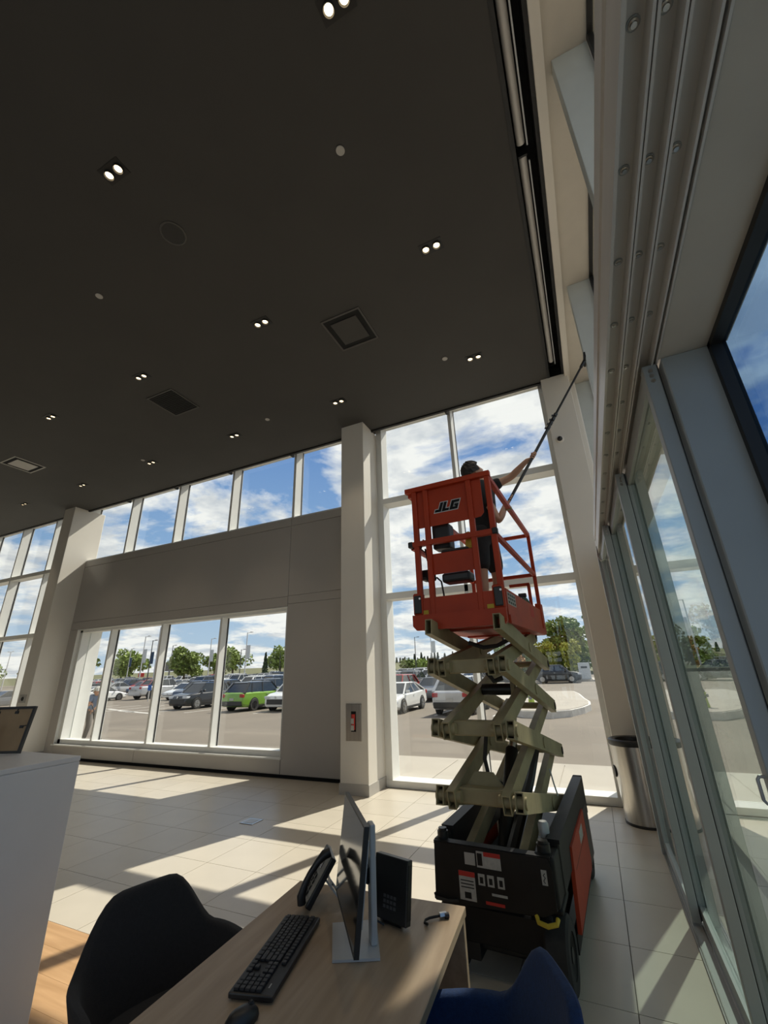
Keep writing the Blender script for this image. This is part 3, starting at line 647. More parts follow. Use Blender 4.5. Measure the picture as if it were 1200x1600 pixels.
bl=L('beacon_stem',MB().cyl((.275,.26,.40),(.275,.26,.67),.024,n=14),'chassis',None,True); ob('beacon_cap',MB().lathe([(.033,.67),(.033,.735),(.024,.75),(0,.752)],16,Matrix.Translation((.275,.26,0))),M['silver'],bl,True)
L('tie_down',MB().tube([(.23,-.03,.385),(.24,-.05,.365),(.29,-.06,.36),(.335,-.045,.37),(.34,-.02,.385)],.012,8),'yellow',None,True)
L('hose_loop',MB().tube([(-.34,.0,.40),(-.372,-.03,.385),(-.36,-.05,.38),(-.28,-.055,.375),(-.22,-.04,.38)],.008,8),'rubber',None,True)
fl=-.0365
def lab(x0,x1,z0,z1,m,par=ch): return ob('warning_label',bx(x0,x1,fl-.001,fl,z0,z1),M[m],par)
a=lab(-.205,-.105,.39,.53,'sticker'); ob('label_band',bx(-.205,-.105,fl-.0018,fl-.001,.505,.53),M['red'],a); ob('label_mark',bx(-.175,-.135,fl-.0018,fl-.001,.40,.43),M['chassis'],a)
for k in range(3): ob('label_line',bx(-.195,-.115,fl-.0018,fl-.001,.45+k*.016,.455+k*.016),M['chassis'],a)
a=lab(-.085,.06,.56,.64,'sticker'); ob('label_band',bx(-.04,.06,fl-.0018,fl-.001,.618,.64),M['red'],a); ob('label_mark',bx(-.08,-.05,fl-.0018,fl-.001,.57,.63),M['chassis'],a)
lab(-.16,-.095,.565,.625,'base')
for k,x in enumerate((-.085,-.03,.03)): 
    a=lab(x,x+.04,.475,.53,'sticker'); ob('label_mark',bx(x+.01,x+.03,fl-.0018,fl-.001,.485,.515),M['chassis'],a)
lab(-.01,.08,.435,.447,'sticker')
a=lab(.285,.315,.53,.60,'sticker'); ob('label_mark',MB().tube([(.305,fl-.002,.585),(.295,fl-.002,.575),(.305,fl-.002,.565),(.295,fl-.002,.55),(.302,fl-.002,.54)],.002,6),M['chassis'],a)
ob('red_stripe',bx(-.05,.06,fl-.001,fl,.39,.405),M['red'],ch)
# scissor arms: outer pair near-high to far-low, inner pair near-low to far-high
ZL=[.50,.915,1.30,1.685,1.955]; YN,YF=-.05,1.74; XC=-.02
def hollow(p,q,w,h,t=.007):
    p=Vector(p);q=Vector(q);d=(q-p).normalized();r=d.cross(Vector((0,0,1))).normalized();u=r.cross(d)
    mb=MB(); vs=[]
    for e in (p,q):
        for f in (0,t):
            for a,b in((-1,-1),(1,-1),(1,1),(-1,1)): vs.append(e+r*a*(w/2-f)+u*b*(h/2-f))
    fs=[]
    for i in range(4):
        j=(i+1)%4
        fs+=[(i,j,8+j,8+i),(4+i,12+i,12+j,4+j),(i,4+i,4+j,j),(8+i,8+j,12+j,12+i)]
    return mb.add(vs,fs)
for k in range(4):
    z0,z1=ZL[k],ZL[k+1]; ext=.05
    for s in (-1,1):
        for inner in (0,1):
            x=XC+s*(.172 if inner else .248)
            p=Vector((x,YN,z0 if inner else z1)); q=Vector((x,YF,z1 if inner else z0)); dd=(q-p).normalized()*ext
            if k==0: p=p+(q-p)*(0.06 if inner else 0)
            ar=L('scissor_arm',hollow(p-dd,q+dd,.052,.108),'beige')
            ob('pivot',MB().cyl((x-.034,(YN+YF)/2,(z0+z1)/2),(x+.034,(YN+YF)/2,(z0+z1)/2),.04,n=18),M['beige'],ar,True)
            ob('far_pin',MB().cyl((x-.033,q.y,q.z),(x+.033,q.y,q.z),.033,n=16),M['chassis'],ar,True)
for k in (1,2,3):
    z=ZL[k]
    for s in (-1,1):
        ps=L('pivot_sleeve',MB().cyl((XC+s*.12,YN,z),(XC+s*.285,YN,z),.034,n=18),'beige',None,True)
    L('cross_tube',MB().rbox(XC-.15,XC+.15,YN+.03,YN+.12,z-.045,z+.045,.008,1),'beige')
    L('cross_tube',MB().cyl((XC-.27,YF,z),(XC+.27,YF,z),.03,n=14),'beige',None,True)
L('gusset',MB().prism([(-.13,0),(.13,0),(.06,.09),(-.06,.09)],-.01,.01,Matrix.Translation((XC,YN+.13,ZL[1]+.03))@R90),'beige')
hc=L('hydraulic_cylinder',MB().cyl((XC-.02,.45,.50),(XC-.02,1.0,1.02),.05,n=18),'chassis',None,True); ob('rod',MB().cyl((XC-.02,1.0,1.02),(XC-.02,1.32,1.33),.026,n=14),M['steel'],hc,True)
hc=L('hydraulic_cylinder',MB().cyl((XC-.14,.75,1.50),(XC+.10,.75,1.50),.045,n=18),'plastic',None,True); ob('clevis',bx(XC+.10,XC+.13,.71,.79,1.44,1.58),M['beige'],hc)
L('hydraulic_hose',MB().tube([(XC+.02,.15,1.24),(XC+.0,.13,1.10),(XC+.02,.12,1.0),(XC+.10,.13,.96)],.014,8),'rubber',None,True)
L('hydraulic_hose',MB().tube([(XC-.10,.35,1.86),(XC,.40,1.82),(XC+.10,.45,1.83),(XC+.2,.5,1.88)],.016,8),'rubber',None,True)
L('hydraulic_hose',MB().tube([(XC+.06,.2,1.64),(XC+.10,.22,1.58),(XC+.16,.24,1.60)],.016,8),'rubber',None,True)
L('cable_chain',MB().tube([(XC+.05,.25,.50),(XC+.07,.6,.64),(XC+.09,1.0,.80),(XC+.10,1.35,.97)],.04,8),'plastic',None,True)
L('sensor_arm',MB().tube([(.24,1.0,.90),(.26,.98,.80),(.275,.99,.72)],.006,6),'silver',None,True)
# platform
PX0,PX1,PY0,PY1=-.445,.273,.05,1.80; DK=2.075
pf=L('platform_deck',MB().rbox(PX0+.01,PX1-.01,PY0+.02,PY1,1.965,DK,.006,1),'orange')
for yy in (.3,1.2): ob('under_rib',bx(PX0+.06,PX1-.06,yy,yy+.06,1.95,1.966),M['orange'],pf)
L('platform_lip',MB().prism([(PX0,2.066),(PX0,1.985),(PX0+.03,1.952),(PX1-.02,1.952),(PX1,1.975),(PX1,2.066)],-.018,.018,Matrix.Translation((0,PY0-.005,0))@R90),'orange')
L('toe_board',bx(PX0+.08,PX1-.085,PY0+.005,PY0+.02,2.066,2.195),'orange')
for x0,x1 in ((PX0+.005,PX0+.085),(PX1-.085,PX1-.005)):
    cb=L('corner_guard',MB().rbox(x0,x1,PY0-.012,PY0+.05,2.066,2.235,.01,1),'orange'); ob('guard_pad',MB().rbox(x0+.012,x1-.008,PY0-.022,PY0-.008,2.078,2.215,.006,1),M['plastic'],cb)
    ob('bolt',MB().cyl((x1-.014,PY0-.022,2.19),(x1-.014,PY0-.03,2.19),.008,n=8),M['steel'],cb)
for x in (PX0+.10,PX1-.11): L('hazard_mark',bx(x-.025,x+.025,PY0+.002,PY0+.005,2.07,2.10),'yellow')
def post(x,y,z0=2.06,z1=3.11,w=.042): return L('guard_post',MB().rbox(x-w/2,x+w/2,y-w/2,y+w/2,z0,z1,.005,1),'orange')
for x in (-.385,-.282,.094,.250): post(x,PY0+.02)
for p,q in (((PX0-.015,PY0+.01,3.118),(PX1+.005,PY0+.01,3.118)),((PX0-.01,PY0+.015,2.637),(PX1,PY0+.015,2.637))): L('guard_rail',MB().beam(p,q,.045,.04),'orange')
for x in (PX0,PX1-.02): 
    j=L('rail_clamp',MB().rbox(x-.012,x+.03,PY0-.012,PY0+.03,2.612,2.662,.006,1),'plastic')
pb=L('sign_panel',MB().prism([(-.40,3.10),(-.40,2.80),(-.36,2.775),(.10,2.775),(.165,2.78),(.192,2.81),(.192,3.10)],-.004,.004,Matrix.Translation((0,PY0+.03,0))@R90),'orange')
L('step_panel',bx(-.285,.105,PY0+.028,PY0+.036,2.372,2.54),'orange')
# letters J L G
glyph=dict(J=[(0,0),(.66,0),(.66,1),(.36,1),(.36,.27),(0,.27)],L=[(0,0),(.70,0),(.70,.27),(.30,.27),(.30,1),(0,1)],
 G=[(0,0),(.82,0),(.82,.56),(.42,.56),(.42,.36),(.54,.36),(.54,.26),(.30,.26),(.30,.74),(.82,.74),(.82,1),(0,1)])
def offset(poly,dlt):
    n=len(poly); out=[]
    for i in range(n):
        p0=Vector(poly[i-1]);p=Vector(poly[i]);p1=Vector(poly[(i+1)%n])
        e1=(p-p0).normalized();e2=(p1-p).normalized(); n1=Vector((e1.y,-e1.x));n2=Vector((e2.y,-e2.x)); m=(n1+n2); m=m/m.dot(n1)
        out.append(tuple(p+m*dlt))
    return out
xx=-.212
for chh,w in (('J',.66),('L',.70),('G',.82)):
    for nm,poly,yy,mt in (('letter_outline',offset(glyph[chh],.09),PY0+.0235,'white'),('letter',glyph[chh],PY0+.0225,'dark')):
        pts=[(xx+(x+.33*y)*.083,2.885+y*.078) for x,y in poly]
        o=ob(nm,MB().prism(pts,-.0006,.0006,Matrix.Translation((0,yy+(.0015 if nm=='letter_outline' else 0),0))@R90),M[mt],pb)
    xx+=(w+.09)*.083
# side and far rails
for x in (PX0+.015,PX1-.018):
    L('guard_rail',MB().beam((x,PY0+.03,3.09),(x,PY1-.03,3.05),.038,.04),'orange'); L('guard_rail',MB().beam((x,PY0+.03,2.62),(x,PY1-.03,2.60),.034,.036),'orange')
    post(x,PY1-.03,2.0,3.06,.036); 
    L('rail_pin',MB().cyl((x-.03,.80,3.06),(x+.03,.80,3.06),.016,n=10),'beige',None,True)
    sp=L('side_skirt',bx(x-.008 if x<0 else x+.012,x-.002 if x<0 else x+.018,PY0+.05,PY1-.12,1.965,2.21),'orange')
    if x>0:
        ob('perforated_label',bx(x+.0182,x+.019,PY0+.08,PY0+.36,2.10,2.19),M['sticker'],sp)
        for i in range(4):
            for k in range(3): ob('label_hole',bx(x+.019,x+.0194,PY0+.10+i*.065,PY0+.145+i*.065,2.108+k*.028,2.126+k*.028),M['chassis'],sp)
        ob('side_label',bx(x+.0182,x+.019,1.05,1.22,2.09,2.18),M['red'],sp)
        ob('edge_rail',bx(x+.018,x+.03,PY0+.05,PY1-.1,1.96,2.02),M['orange'],sp)
    L('far_skirt_end',MB().rbox(x-.03,x+.03,PY1-.14,PY1-.01,1.97,2.28,.012,2),'orange')
for z in (3.05,2.60): L('guard_rail',MB().beam((PX0+.02,PY1-.03,z),(PX1-.02,PY1-.03,z),.034,.036),'orange')
L('gate_rail',MB().beam((-.02,PY1-.06,2.50),(PX1-.08,PY1-.06,2.50),.03,.03).beam((PX1-.09,PY1-.06,2.50),(PX1-.09,PY1-.06,2.2),.03,.03),'orange')
L('far_toe_board',bx(PX0+.02,PX1-.02,PY1-.03,PY1-.015,2.05,2.2),'orange')
cbx=L('control_box',MB().rbox(-.27,-.12,PY0+.07,PY0+.20,2.59,2.80,.015,2),'plastic')
ob('joystick',MB().cyl((-.20,PY0+.13,2.80),(-.20,PY0+.13,2.88),.016,n=10),M['plastic'],cbx,True)
L('document_box',MB().rbox(-.21,.02,PY0+.05,PY0+.20,2.305,2.38,.02,2),'plastic'); L('document_lid',MB().rbox(-.20,.03,PY0+.05,PY0+.19,2.54,2.57,.012,1),'plastic')
L('junction_box',MB().rbox(PX0+.03,PX0+.13,PY0+.10,PY0+.22,2.36,2.44,.008,1),'chassis')
for pts in ([(-.33,PY0+.05,2.60),(-.31,PY0+.03,2.50),(-.27,PY0+.04,2.40),(-.26,PY0+.06,2.34)],[(-.40,PY0+.06,2.36),(-.34,PY0+.04,2.36),(-.30,PY0+.05,2.30),(-.30,PY0+.06,2.20)],[(-.26,PY0+.08,2.36),(-.22,PY0+.07,2.32),(-.21,PY0+.08,2.2)],[(-.34,PY0+.05,2.68),(-.36,PY0+.03,2.60),(-.33,PY0+.03,2.57),(-.30,PY0+.06,2.60)]):
    L('control_cable',MB().tube(pts,.007,8),'rubber',None,True)
# things carried on the platform
Mi=Matrix.Translation(LF.location)@Matrix.Rotation(math.radians(-3),4,'Z')
p=Mi@Vector((.205,1.22,DK)); e=empty('spray_bottle',p,label='dark green spray bottle standing on the lift platform floor',cat='bottle')
ob('bottle',MB().lathe([(0,0),(.05,0),(.055,.02),(.055,.15),(.03,.20),(.018,.215),(0,.215)],18),pm('green bottle plastic',(.01,.06,.03),.3),e,True); ob('trigger_head',MB().rbox(-.05,.025,-.014,.014,.215,.255,.006,1).beam((-.03,0,.22),(-.045,0,.17),.012,.008),M['plastic'],e)
p=Mi@Vector((.035,.145,2.565)); e=empty('yellow_cloth',p,label='yellow cloth hung over the lift mid rail',cat='cloth')
ob('cloth',MB().prism([(-.035,.0),(.03,-.005),(.035,.11),(.0,.13),(-.02,.125),(-.03,.06)],-.012,.012,R90),M['yellow'],e); ob('fold',MB().prism([(-.01,.01),(.02,.01),(.025,.12),(-.005,.12)],-.018,.018,R90),M['yellow'],e)
# ------------------------------------------------------------------ worker on the lift
def person(name,loc,J,mats,label,hair=True):
    """J: joint dict in world coordinates; body skin mesh + clothes as children"""
    e=empty(name,loc,label=label,cat='person'); O=Vector(loc)
    V={k:Vector(v)-O for k,v in J.items()}
    mid=lambda a,b,t=.5:V[a].lerp(V[b],t)
    sh=(V['shL']+V['shR'])/2; names=[];vs=[];ed=[];rad=[]
    def add(p,r,par=None):
        vs.append(tuple(p)); rad.append(r)
        if par is not None: ed.append((par,len(vs)-1))
        return len(vs)-1
    pel=add(V['pelvis'],.105); wa=add(V['pelvis'].lerp(sh,.35),.10,pel); chs=add(V['pelvis'].lerp(sh,.75),.115,wa); nb=add(sh+Vector((0,0,.03)),.075,chs)
    nk=add(V['head'].lerp(sh,.45),.052,nb); add(V['head']-Vector((0,0,.03)),.06,nk)
    for s in 'LR':
        a=add(V['sh'+s],.058,chs); m=add(mid('sh'+s,'el'+s),.048,a); b=add(V['el'+s],.040,m); c_=add(mid('el'+s,'wr'+s,.35),.041,b); w_=add(V['wr'+s],.027,c_); add(V['wr'+s].lerp(V['grip'+s],.45),.024,w_)
        h=add(V['hip'+s],.072,pel); m=add(mid('hip'+s,'kn'+s),.075,h); k=add(V['kn'+s],.055,m); cf=add(mid('kn'+s,'an'+s,.35),.056,k); an=add(V['an'+s],.036,cf); add(V['toe'+s],.032,an)
    parts=[skinmesh('b',vs,ed,rad,M['skin'],2)]
    # head with face
    hd=V['head']; fd=(V['face']).normalized() if 'face' in J else Vector((1,0,0)); fd=(Vector(J['face'])).normalized()
    zx=fd; yx=Vector((0,0,1)).cross(zx).normalized(); xx_=zx; ux_=xx_.cross(yx).normalized()
    MH=Matrix(((xx_.x,yx.x,ux_.x,hd.x),(xx_.y,yx.y,ux_.y,hd.y),(xx_.z,yx.z,ux_.z,hd.z),(0,0,0,1)))
    if MH.to_3x3().determinant()<0: MH=MH@Matrix.Diagonal((1,-1,1,1))
    bm=bmesh.new(); bmesh.ops.create_uvsphere(bm,u_segments=28,v_segments=20,radius=1)
    for v in bm.verts:
        x,y,z=v.co; w=1-.22*max(0,-z)*(.6+.4*x); v.co=Vector((x*.098*(1 if x<0 else .98),y*.076*w,z*.118))
        if x>.5 and z<-.1: v.co.x+=.006
    for cx,cy,cz,r,am in ((.097,0,-.012,.020,.022),(.095,0,-.052,.018,.006),(.092,.033,.012,.014,-.008),(.092,-.033,.012,.014,-.008),(.093,0,.034,.04,.005),(.09,0,-.088,.02,.008)):
        for v in bm.verts:
            dq=(v.co-Vector((cx,cy,cz))).length
            if dq<r*2: v.co.x+=am*math.exp(-(dq/r)**2)
    for s in (-1,1):
        r=bmesh.ops.create_uvsphere(bm,u_segments=10,v_segments=8,radius=1)
        for v in r['verts']: v.co=Vector((v.co.x*.018-.005,s*.078+v.co.y*.010,v.co.z*.030-.005))
    bmesh.ops.transform(bm,matrix=MH,verts=bm.verts); hm=bpy.data.meshes.new('h'); bm.to_mesh(hm); bm.free(); parts.append(hm)
    # hands: palm plus five fingers curled on the grip axis
    for s in 'LR':
        w=V['wr'+s]; g=V['grip'+s]; ax=Vector(J['axis']).normalized(); dr=(g-w).normalized(); sd=ax
        pn=dr.cross(ax).normalized()
        palm=w.lerp(g,.6)-pn*.018
        pv=[tuple(w),tuple(w.lerp(palm,.6)),tuple(palm+dr*.022)]; parts.append(skinmesh('p',pv,[(0,1),(1,2)],[(.026,.020),(.040,.022),(.038,.018)],M['skin'],2))
        for k,(off,ln) in enumerate(((.032,1.0),(.011,1.1),(-.011,1.05),(-.031,.85))):
            b0=palm+dr*.03+sd*off; b1=b0+dr*.022*ln+pn*.012; b2=b1+pn*.026*ln-dr*.004; b3=b2-dr*.022*ln+pn*.006
            parts.append(skinmesh('f',[tuple(q) for q in (b0,b1,b2,b3)],[(0,1),(1,2),(2,3)],[.0098,.0092,.0086,.0078],M['skin'],1))
        t0=w.lerp(palm,.5)+sd*.034; t1=t0+sd*.018+dr*.022+pn*.012; t2=t1+dr*.012+pn*.026-sd*.006
        parts.append(skinmesh('t',[tuple(q) for q in (t0,t1,t2)],[(0,1),(1,2)],[.0125,.0115,.009],M['skin'],1))
    link('body',joinmesh('body',parts,M['skin']),e)
    for m in parts: bpy.data.meshes.remove(m)
    # shirt
    vs=[];ed=[];rad=[]
    pb_=add(V['pelvis']-Vector((0,0,.06)),(.168,.168)); pel=add(V['pelvis']+Vector((0,0,.04)),(.152,.152),pb_); wa=add(V['pelvis'].lerp(sh,.35),(.148,.148),pel); chs=add(V['pelvis'].lerp(sh,.76),(.162,.162),wa); nb=add(sh+Vector((0,0,.035)),.085,chs)
    for s in 'LR':
        a=add(V['sh'+s],.078,chs); add(mid('sh'+s,'el'+s,.62),.066,a)
    link('shirt',skinmesh('shirt',vs,ed,rad,mats[0],2),e)
    vs=[];ed=[];rad=[]
    pel=add(V['pelvis']+Vector((0,0,.08)),(.155,.155)); p2=add(V['pelvis']-Vector((0,0,.06)),(.158,.158),pel)
    lg=mats[3]
    for s in 'LR':
        h=add(V['hip'+s]-Vector((0,0,.05)),.098,p2); m=add(mid('hip'+s,'kn'+s,.6),.092,h)
        if lg: k=add(V['kn'+s],.072,m); add(mid('kn'+s,'an'+s,.9),.056,k)
        else: add(mid('hip'+s,'kn'+s,.98),.088,m)
    link('trousers' if lg else 'shorts',skinmesh('legs',vs,ed,rad,mats[1],2),e)
    for s in 'LR':
        a=V['an'+s]; t=V['toe'+s]; d_=(t-a); d_.z=0; d_.normalize(); z0=min(a.z,t.z)
        base=Vector((a.x,a.y,0)); zz=Vector(J['an'+s]).z-.085-O.z
        ang=math.atan2(d_.y,d_.x)
        ob('shoe',MB().rbox(-.08,.19,-.048,.048,0,.075,.03,3,Matrix.Translation((a.x,a.y,zz))@Matrix.Rotation(ang,4,'Z')).rbox(-.075,.06,-.042,.042,.05,.12,.02,2,Matrix.Translation((a.x,a.y,zz))@Matrix.Rotation(ang,4,'Z')),M['plastic'],e,True,60)
    if hair:
        bm=bmesh.new(); bmesh.ops.create_uvsphere(bm,u_segments=26,v_segments=18,radius=1); rnd=random.Random(3)
        dl=[]
        for v in bm.verts:
            x,y,z=v.co
            if (z<-.25 and x>-.6) or z<-.62 or (x>.62 and z<.45): dl.append(v)
            j=1+.13*rnd.random(); v.co=Vector((x*.108*j-.006,y*.087*j,z*.13*j+.004))
        bmesh.ops.delete(bm,geom=dl,context='VERTS'); bmesh.ops.transform(bm,matrix=MH,verts=bm.verts)
        hm=bpy.data.meshes.new('hair'); bm.to_mesh(hm); bm.free(); hm.materials.append(mats[2]); o=link('hair',hm,e); so_=o.modifiers.new('t','SOLIDIFY'); so_.thickness=.012; so_.offset=1
    return e
gA=Vector((-.475,4.20,3.29)); gT=Vector((.554,4.60,4.998)); ax=(gT-gA).normalized(); gB=gA.lerp(gT,.28)
person('person',(-.80,4.28,2.075),dict(pelvis=(-.80,4.28,3.00),head=(-.835,4.29,3.715),face=(.75,.35,.45),axis=tuple(ax),
  shL=(-.715,4.40,3.545),elL=(-.455,4.40,3.62),wrL=tuple(gB+Vector((-.075,.015,-.03))),gripL=tuple(gB),
  shR=(-.765,4.13,3.49),elR=(-.60,4.10,3.03),wrR=tuple(gA+Vector((-.055,-.02,-.065))),gripR=tuple(gA),
  hipL=(-.77,4.37,2.97),knL=(-.74,4.40,2.55),anL=(-.75,4.40,2.165),toeL=(-.60,4.44,2.115),hipR=(-.83,4.19,2.97),knR=(-.84,4.18,2.55),anR=(-.86,4.17,2.165),toeR=(-.71,4.20,2.115)),
  (M['shirt'],M['shorts'],M['hair'],False),'person in black shirt and shorts on the lift reaching up with a long pole')
pp=empty('extension_pole',tuple(gA),label='long black telescopic cleaning pole held up to the side window',cat='pole')
q=lambda t:(gA.lerp(gT,t)-gA)
ob('lower_tube',MB().cyl(q(-.03),q(.52),.0165,n=14),M['plastic'],pp,True); ob('upper_tube',MB().cyl(q(.52),q(.95),.012,n=14),M['chassis'],pp,True)
for t in (.47,.50,.53,.56): ob('clamp',MB().cyl(q(t),q(t+.018),.021,n=14).beam(q(t),q(t)+Vector((-.03,-.01,.015)),.012,.02),M['plastic'],pp,True)
sw=ob('pivot_head',MB().cyl(q(.93),q(.985),.018,n=12),M['plastic'],pp,True)
ob('scrubber',MB().beam(q(.985)+Vector((0,-.12,.0)),q(.985)+Vector((0,.12,.02)),.02,.05),M['chassis'],pp)
# window cleaner outside the low window
ax2=Vector((.55,-.25,-.8)); base=Vector((-13.84,8.75,-.06))
g2=Vector((-13.52,8.55,.80)); g1=Vector((-13.64,8.62,1.0))
person('person',tuple(base),dict(pelvis=(-13.92,8.85,.86),head=(-13.58,8.65,1.36),face=(.7,-.3,-.5),axis=tuple(-ax2.normalized()),
  shL=(-13.62,8.86,1.24),elL=(-13.52,8.80,1.0),wrL=tuple(g2+Vector((-.03,.06,.05))),gripL=tuple(g2),shR=(-13.72,8.60,1.22),elR=(-13.70,8.55,.98),wrR=tuple(g1+Vector((-.05,-.02,.05))),gripR=tuple(g1),
  hipL=(-13.90,8.94,.84),knL=(-13.78,8.95,.46),anL=(-13.90,8.95,.03),toeL=(-13.74,8.93,-.02),hipR=(-13.92,8.76,.84),knR=(-13.82,8.74,.46),anR=(-13.94,8.74,.03),toeR=(-13.78,8.71,-.02)),
  (pm('blue work shirt',(.16,.22,.34),.9),pm('grey work trousers',(.13,.12,.11),.9),pm('pale cap cloth',(.55,.55,.52),.8),True),'stooping person in blue shirt and grey trousers outside the low window')
mpo=empty('mop',tuple(g1),label='mop held by the person outside the low window',cat='mop')
tip=Vector((-12.55,8.42,.02))-g1
ob('handle',MB().cyl(tip*-.15,tip,.013,n=10),M['chassis'],mpo,True); ob('mop_head',MB().rbox(tip.x-.18,tip.x+.18,tip.y-.05,tip.y+.05,tip.z-.065,tip.z-.01,.02,2),M['chassis'],mpo)
# ------------------------------------------------------------------ outside ground
GZ=-.42
def gz(y): return GZ+.0155*(min(max(y,26),90)-26)
YZX=Matrix(((0,0,1,0),(1,0,0,0),(0,1,0,0),(0,0,0,1)))
ground=S('ground',MB().prism([(9.32,GZ-.3),(9.32,GZ),(26,GZ),(90,gz(90)),(420,gz(90)),(420,GZ-.3)],-400,300,YZX).box(3.4,300,-120,9.32,GZ-.2,GZ).box(-400,-20.2,-120,9.32,GZ-.2,GZ),M['asphalt'],label='sunlit brown grey asphalt car park outside')
walk=S('sidewalk',bx(-40,3.4,7.05,9.30,GZ-.1,-.062).box(.98,3.4,-20,7.05,GZ-.1,-.062),M['concrete'],label='pale concrete walk outside the windows')
sm1=MB().rbox(-.995,.995,-1.11,1.11,-.01,0,.006,1).mesh('slab',M['concrete'])
for k in range(20):
    o=link('slab',sm1,walk); o.location=(2.2-2*k,8.18,-.052)
S('kerb',bx(-40,3.4,9.30,9.45,GZ-.1,-.055),M['concrete'],label='concrete kerb edge between walk and asphalt')
isl=[(-6.57, 28.09), (-3.82, 21.41), (-3.07, 20.46), (-2.01, 20.25), (-1.27, 21.09), (-0.8, 22.47), (-0.55, 23.96), (-0.58, 25.65), (-0.85, 27.77), (-1.22, 31.8), (-1.7, 34.98), (-6.36, 34.98)]
island=S('traffic_island',MB().prism(isl,GZ-.05,-.14),M['concrete'],label='rounded concrete traffic island outside the tall window')
ob('kerb_edge',MB().prism([(x+(.1 if x>-3 else 0),y-.08) for x,y in isl],GZ-.05,-.16),M['line'],island)
S('median',bx(-9,3,49.6,58,GZ-.05,gz(50)+.12),M['concrete'],label='pale kerbed strip where the dark cars stand at the back')
bay=MB().box(-.06,.06,-2.6,2.6,0,.006).mesh('bay_line',M['line'])
for k in range(14):
    for y in (23.4,):
        x=-4.45-2.75*k
        o=link('bay_line',bay,ground); o.location=(x,y,GZ)
for a,b in (((-31,21.6),(-25,20)),((-34,22.8),(-28.5,21))): ob('bay_line',MB().beam((*a,GZ+.003),(*b,GZ+.003),.3,.006),M['line'],ground)
S('hill',MB().prism([(90,GZ-.3),(130,2.2),(170,4.6),(230,5.2),(300,GZ-.3)],-390,-30,Matrix(((0,0,1,0),(1,0,0,0),(0,1,0,0),(0,0,0,1)))),M['grass'],label='dry green rise beyond the car park at the left')
S('verge',bx(-30,120,68,145,GZ-.05,gz(90)+.03),M['grass'],label='grass verge under the trees at the back')

# ------------------------------------------------------------------ cars
TY=dict(
 sedan=dict(L=4.65,W=1.80,wb=2.68,r=.33,st=[(0,.50,.80,.36),(.015,.66,.90,.22),(.10,.76,.97,.18),(.26,.91,1,.18),(.55,.95,1,.18),(.80,1.0,1,.18),(.93,1.03,.96,.22),(.985,1.0,.90,.30),(1,.72,.86,.36)],g=(.24,.42,.69,.90,1.46)),
 suv=dict(L=4.60,W=1.86,wb=2.70,r=.36,st=[(0,.60,.84,.42),(.015,.86,.92,.26),(.08,.98,.97,.22),(.25,1.06,1,.22),(.55,1.08,1,.22),(.85,1.10,1,.22),(.95,1.10,.97,.26),(.99,1.02,.93,.34),(1,.70,.90,.42)],g=(.23,.38,.84,.965,1.70)),
 pickup=dict(L=5.80,W=1.98,wb=3.65,r=.40,st=[(0,.70,.86,.50),(.015,1.0,.94,.34),(.07,1.12,.98,.30),(.22,1.18,1,.30),(.6,1.20,1,.30),(.64,1.20,1,.30),(.96,1.22,1,.32),(.99,1.20,.97,.40),(1,.80,.95,.48)],g=(.22,.33,.56,.61,1.88)),
)
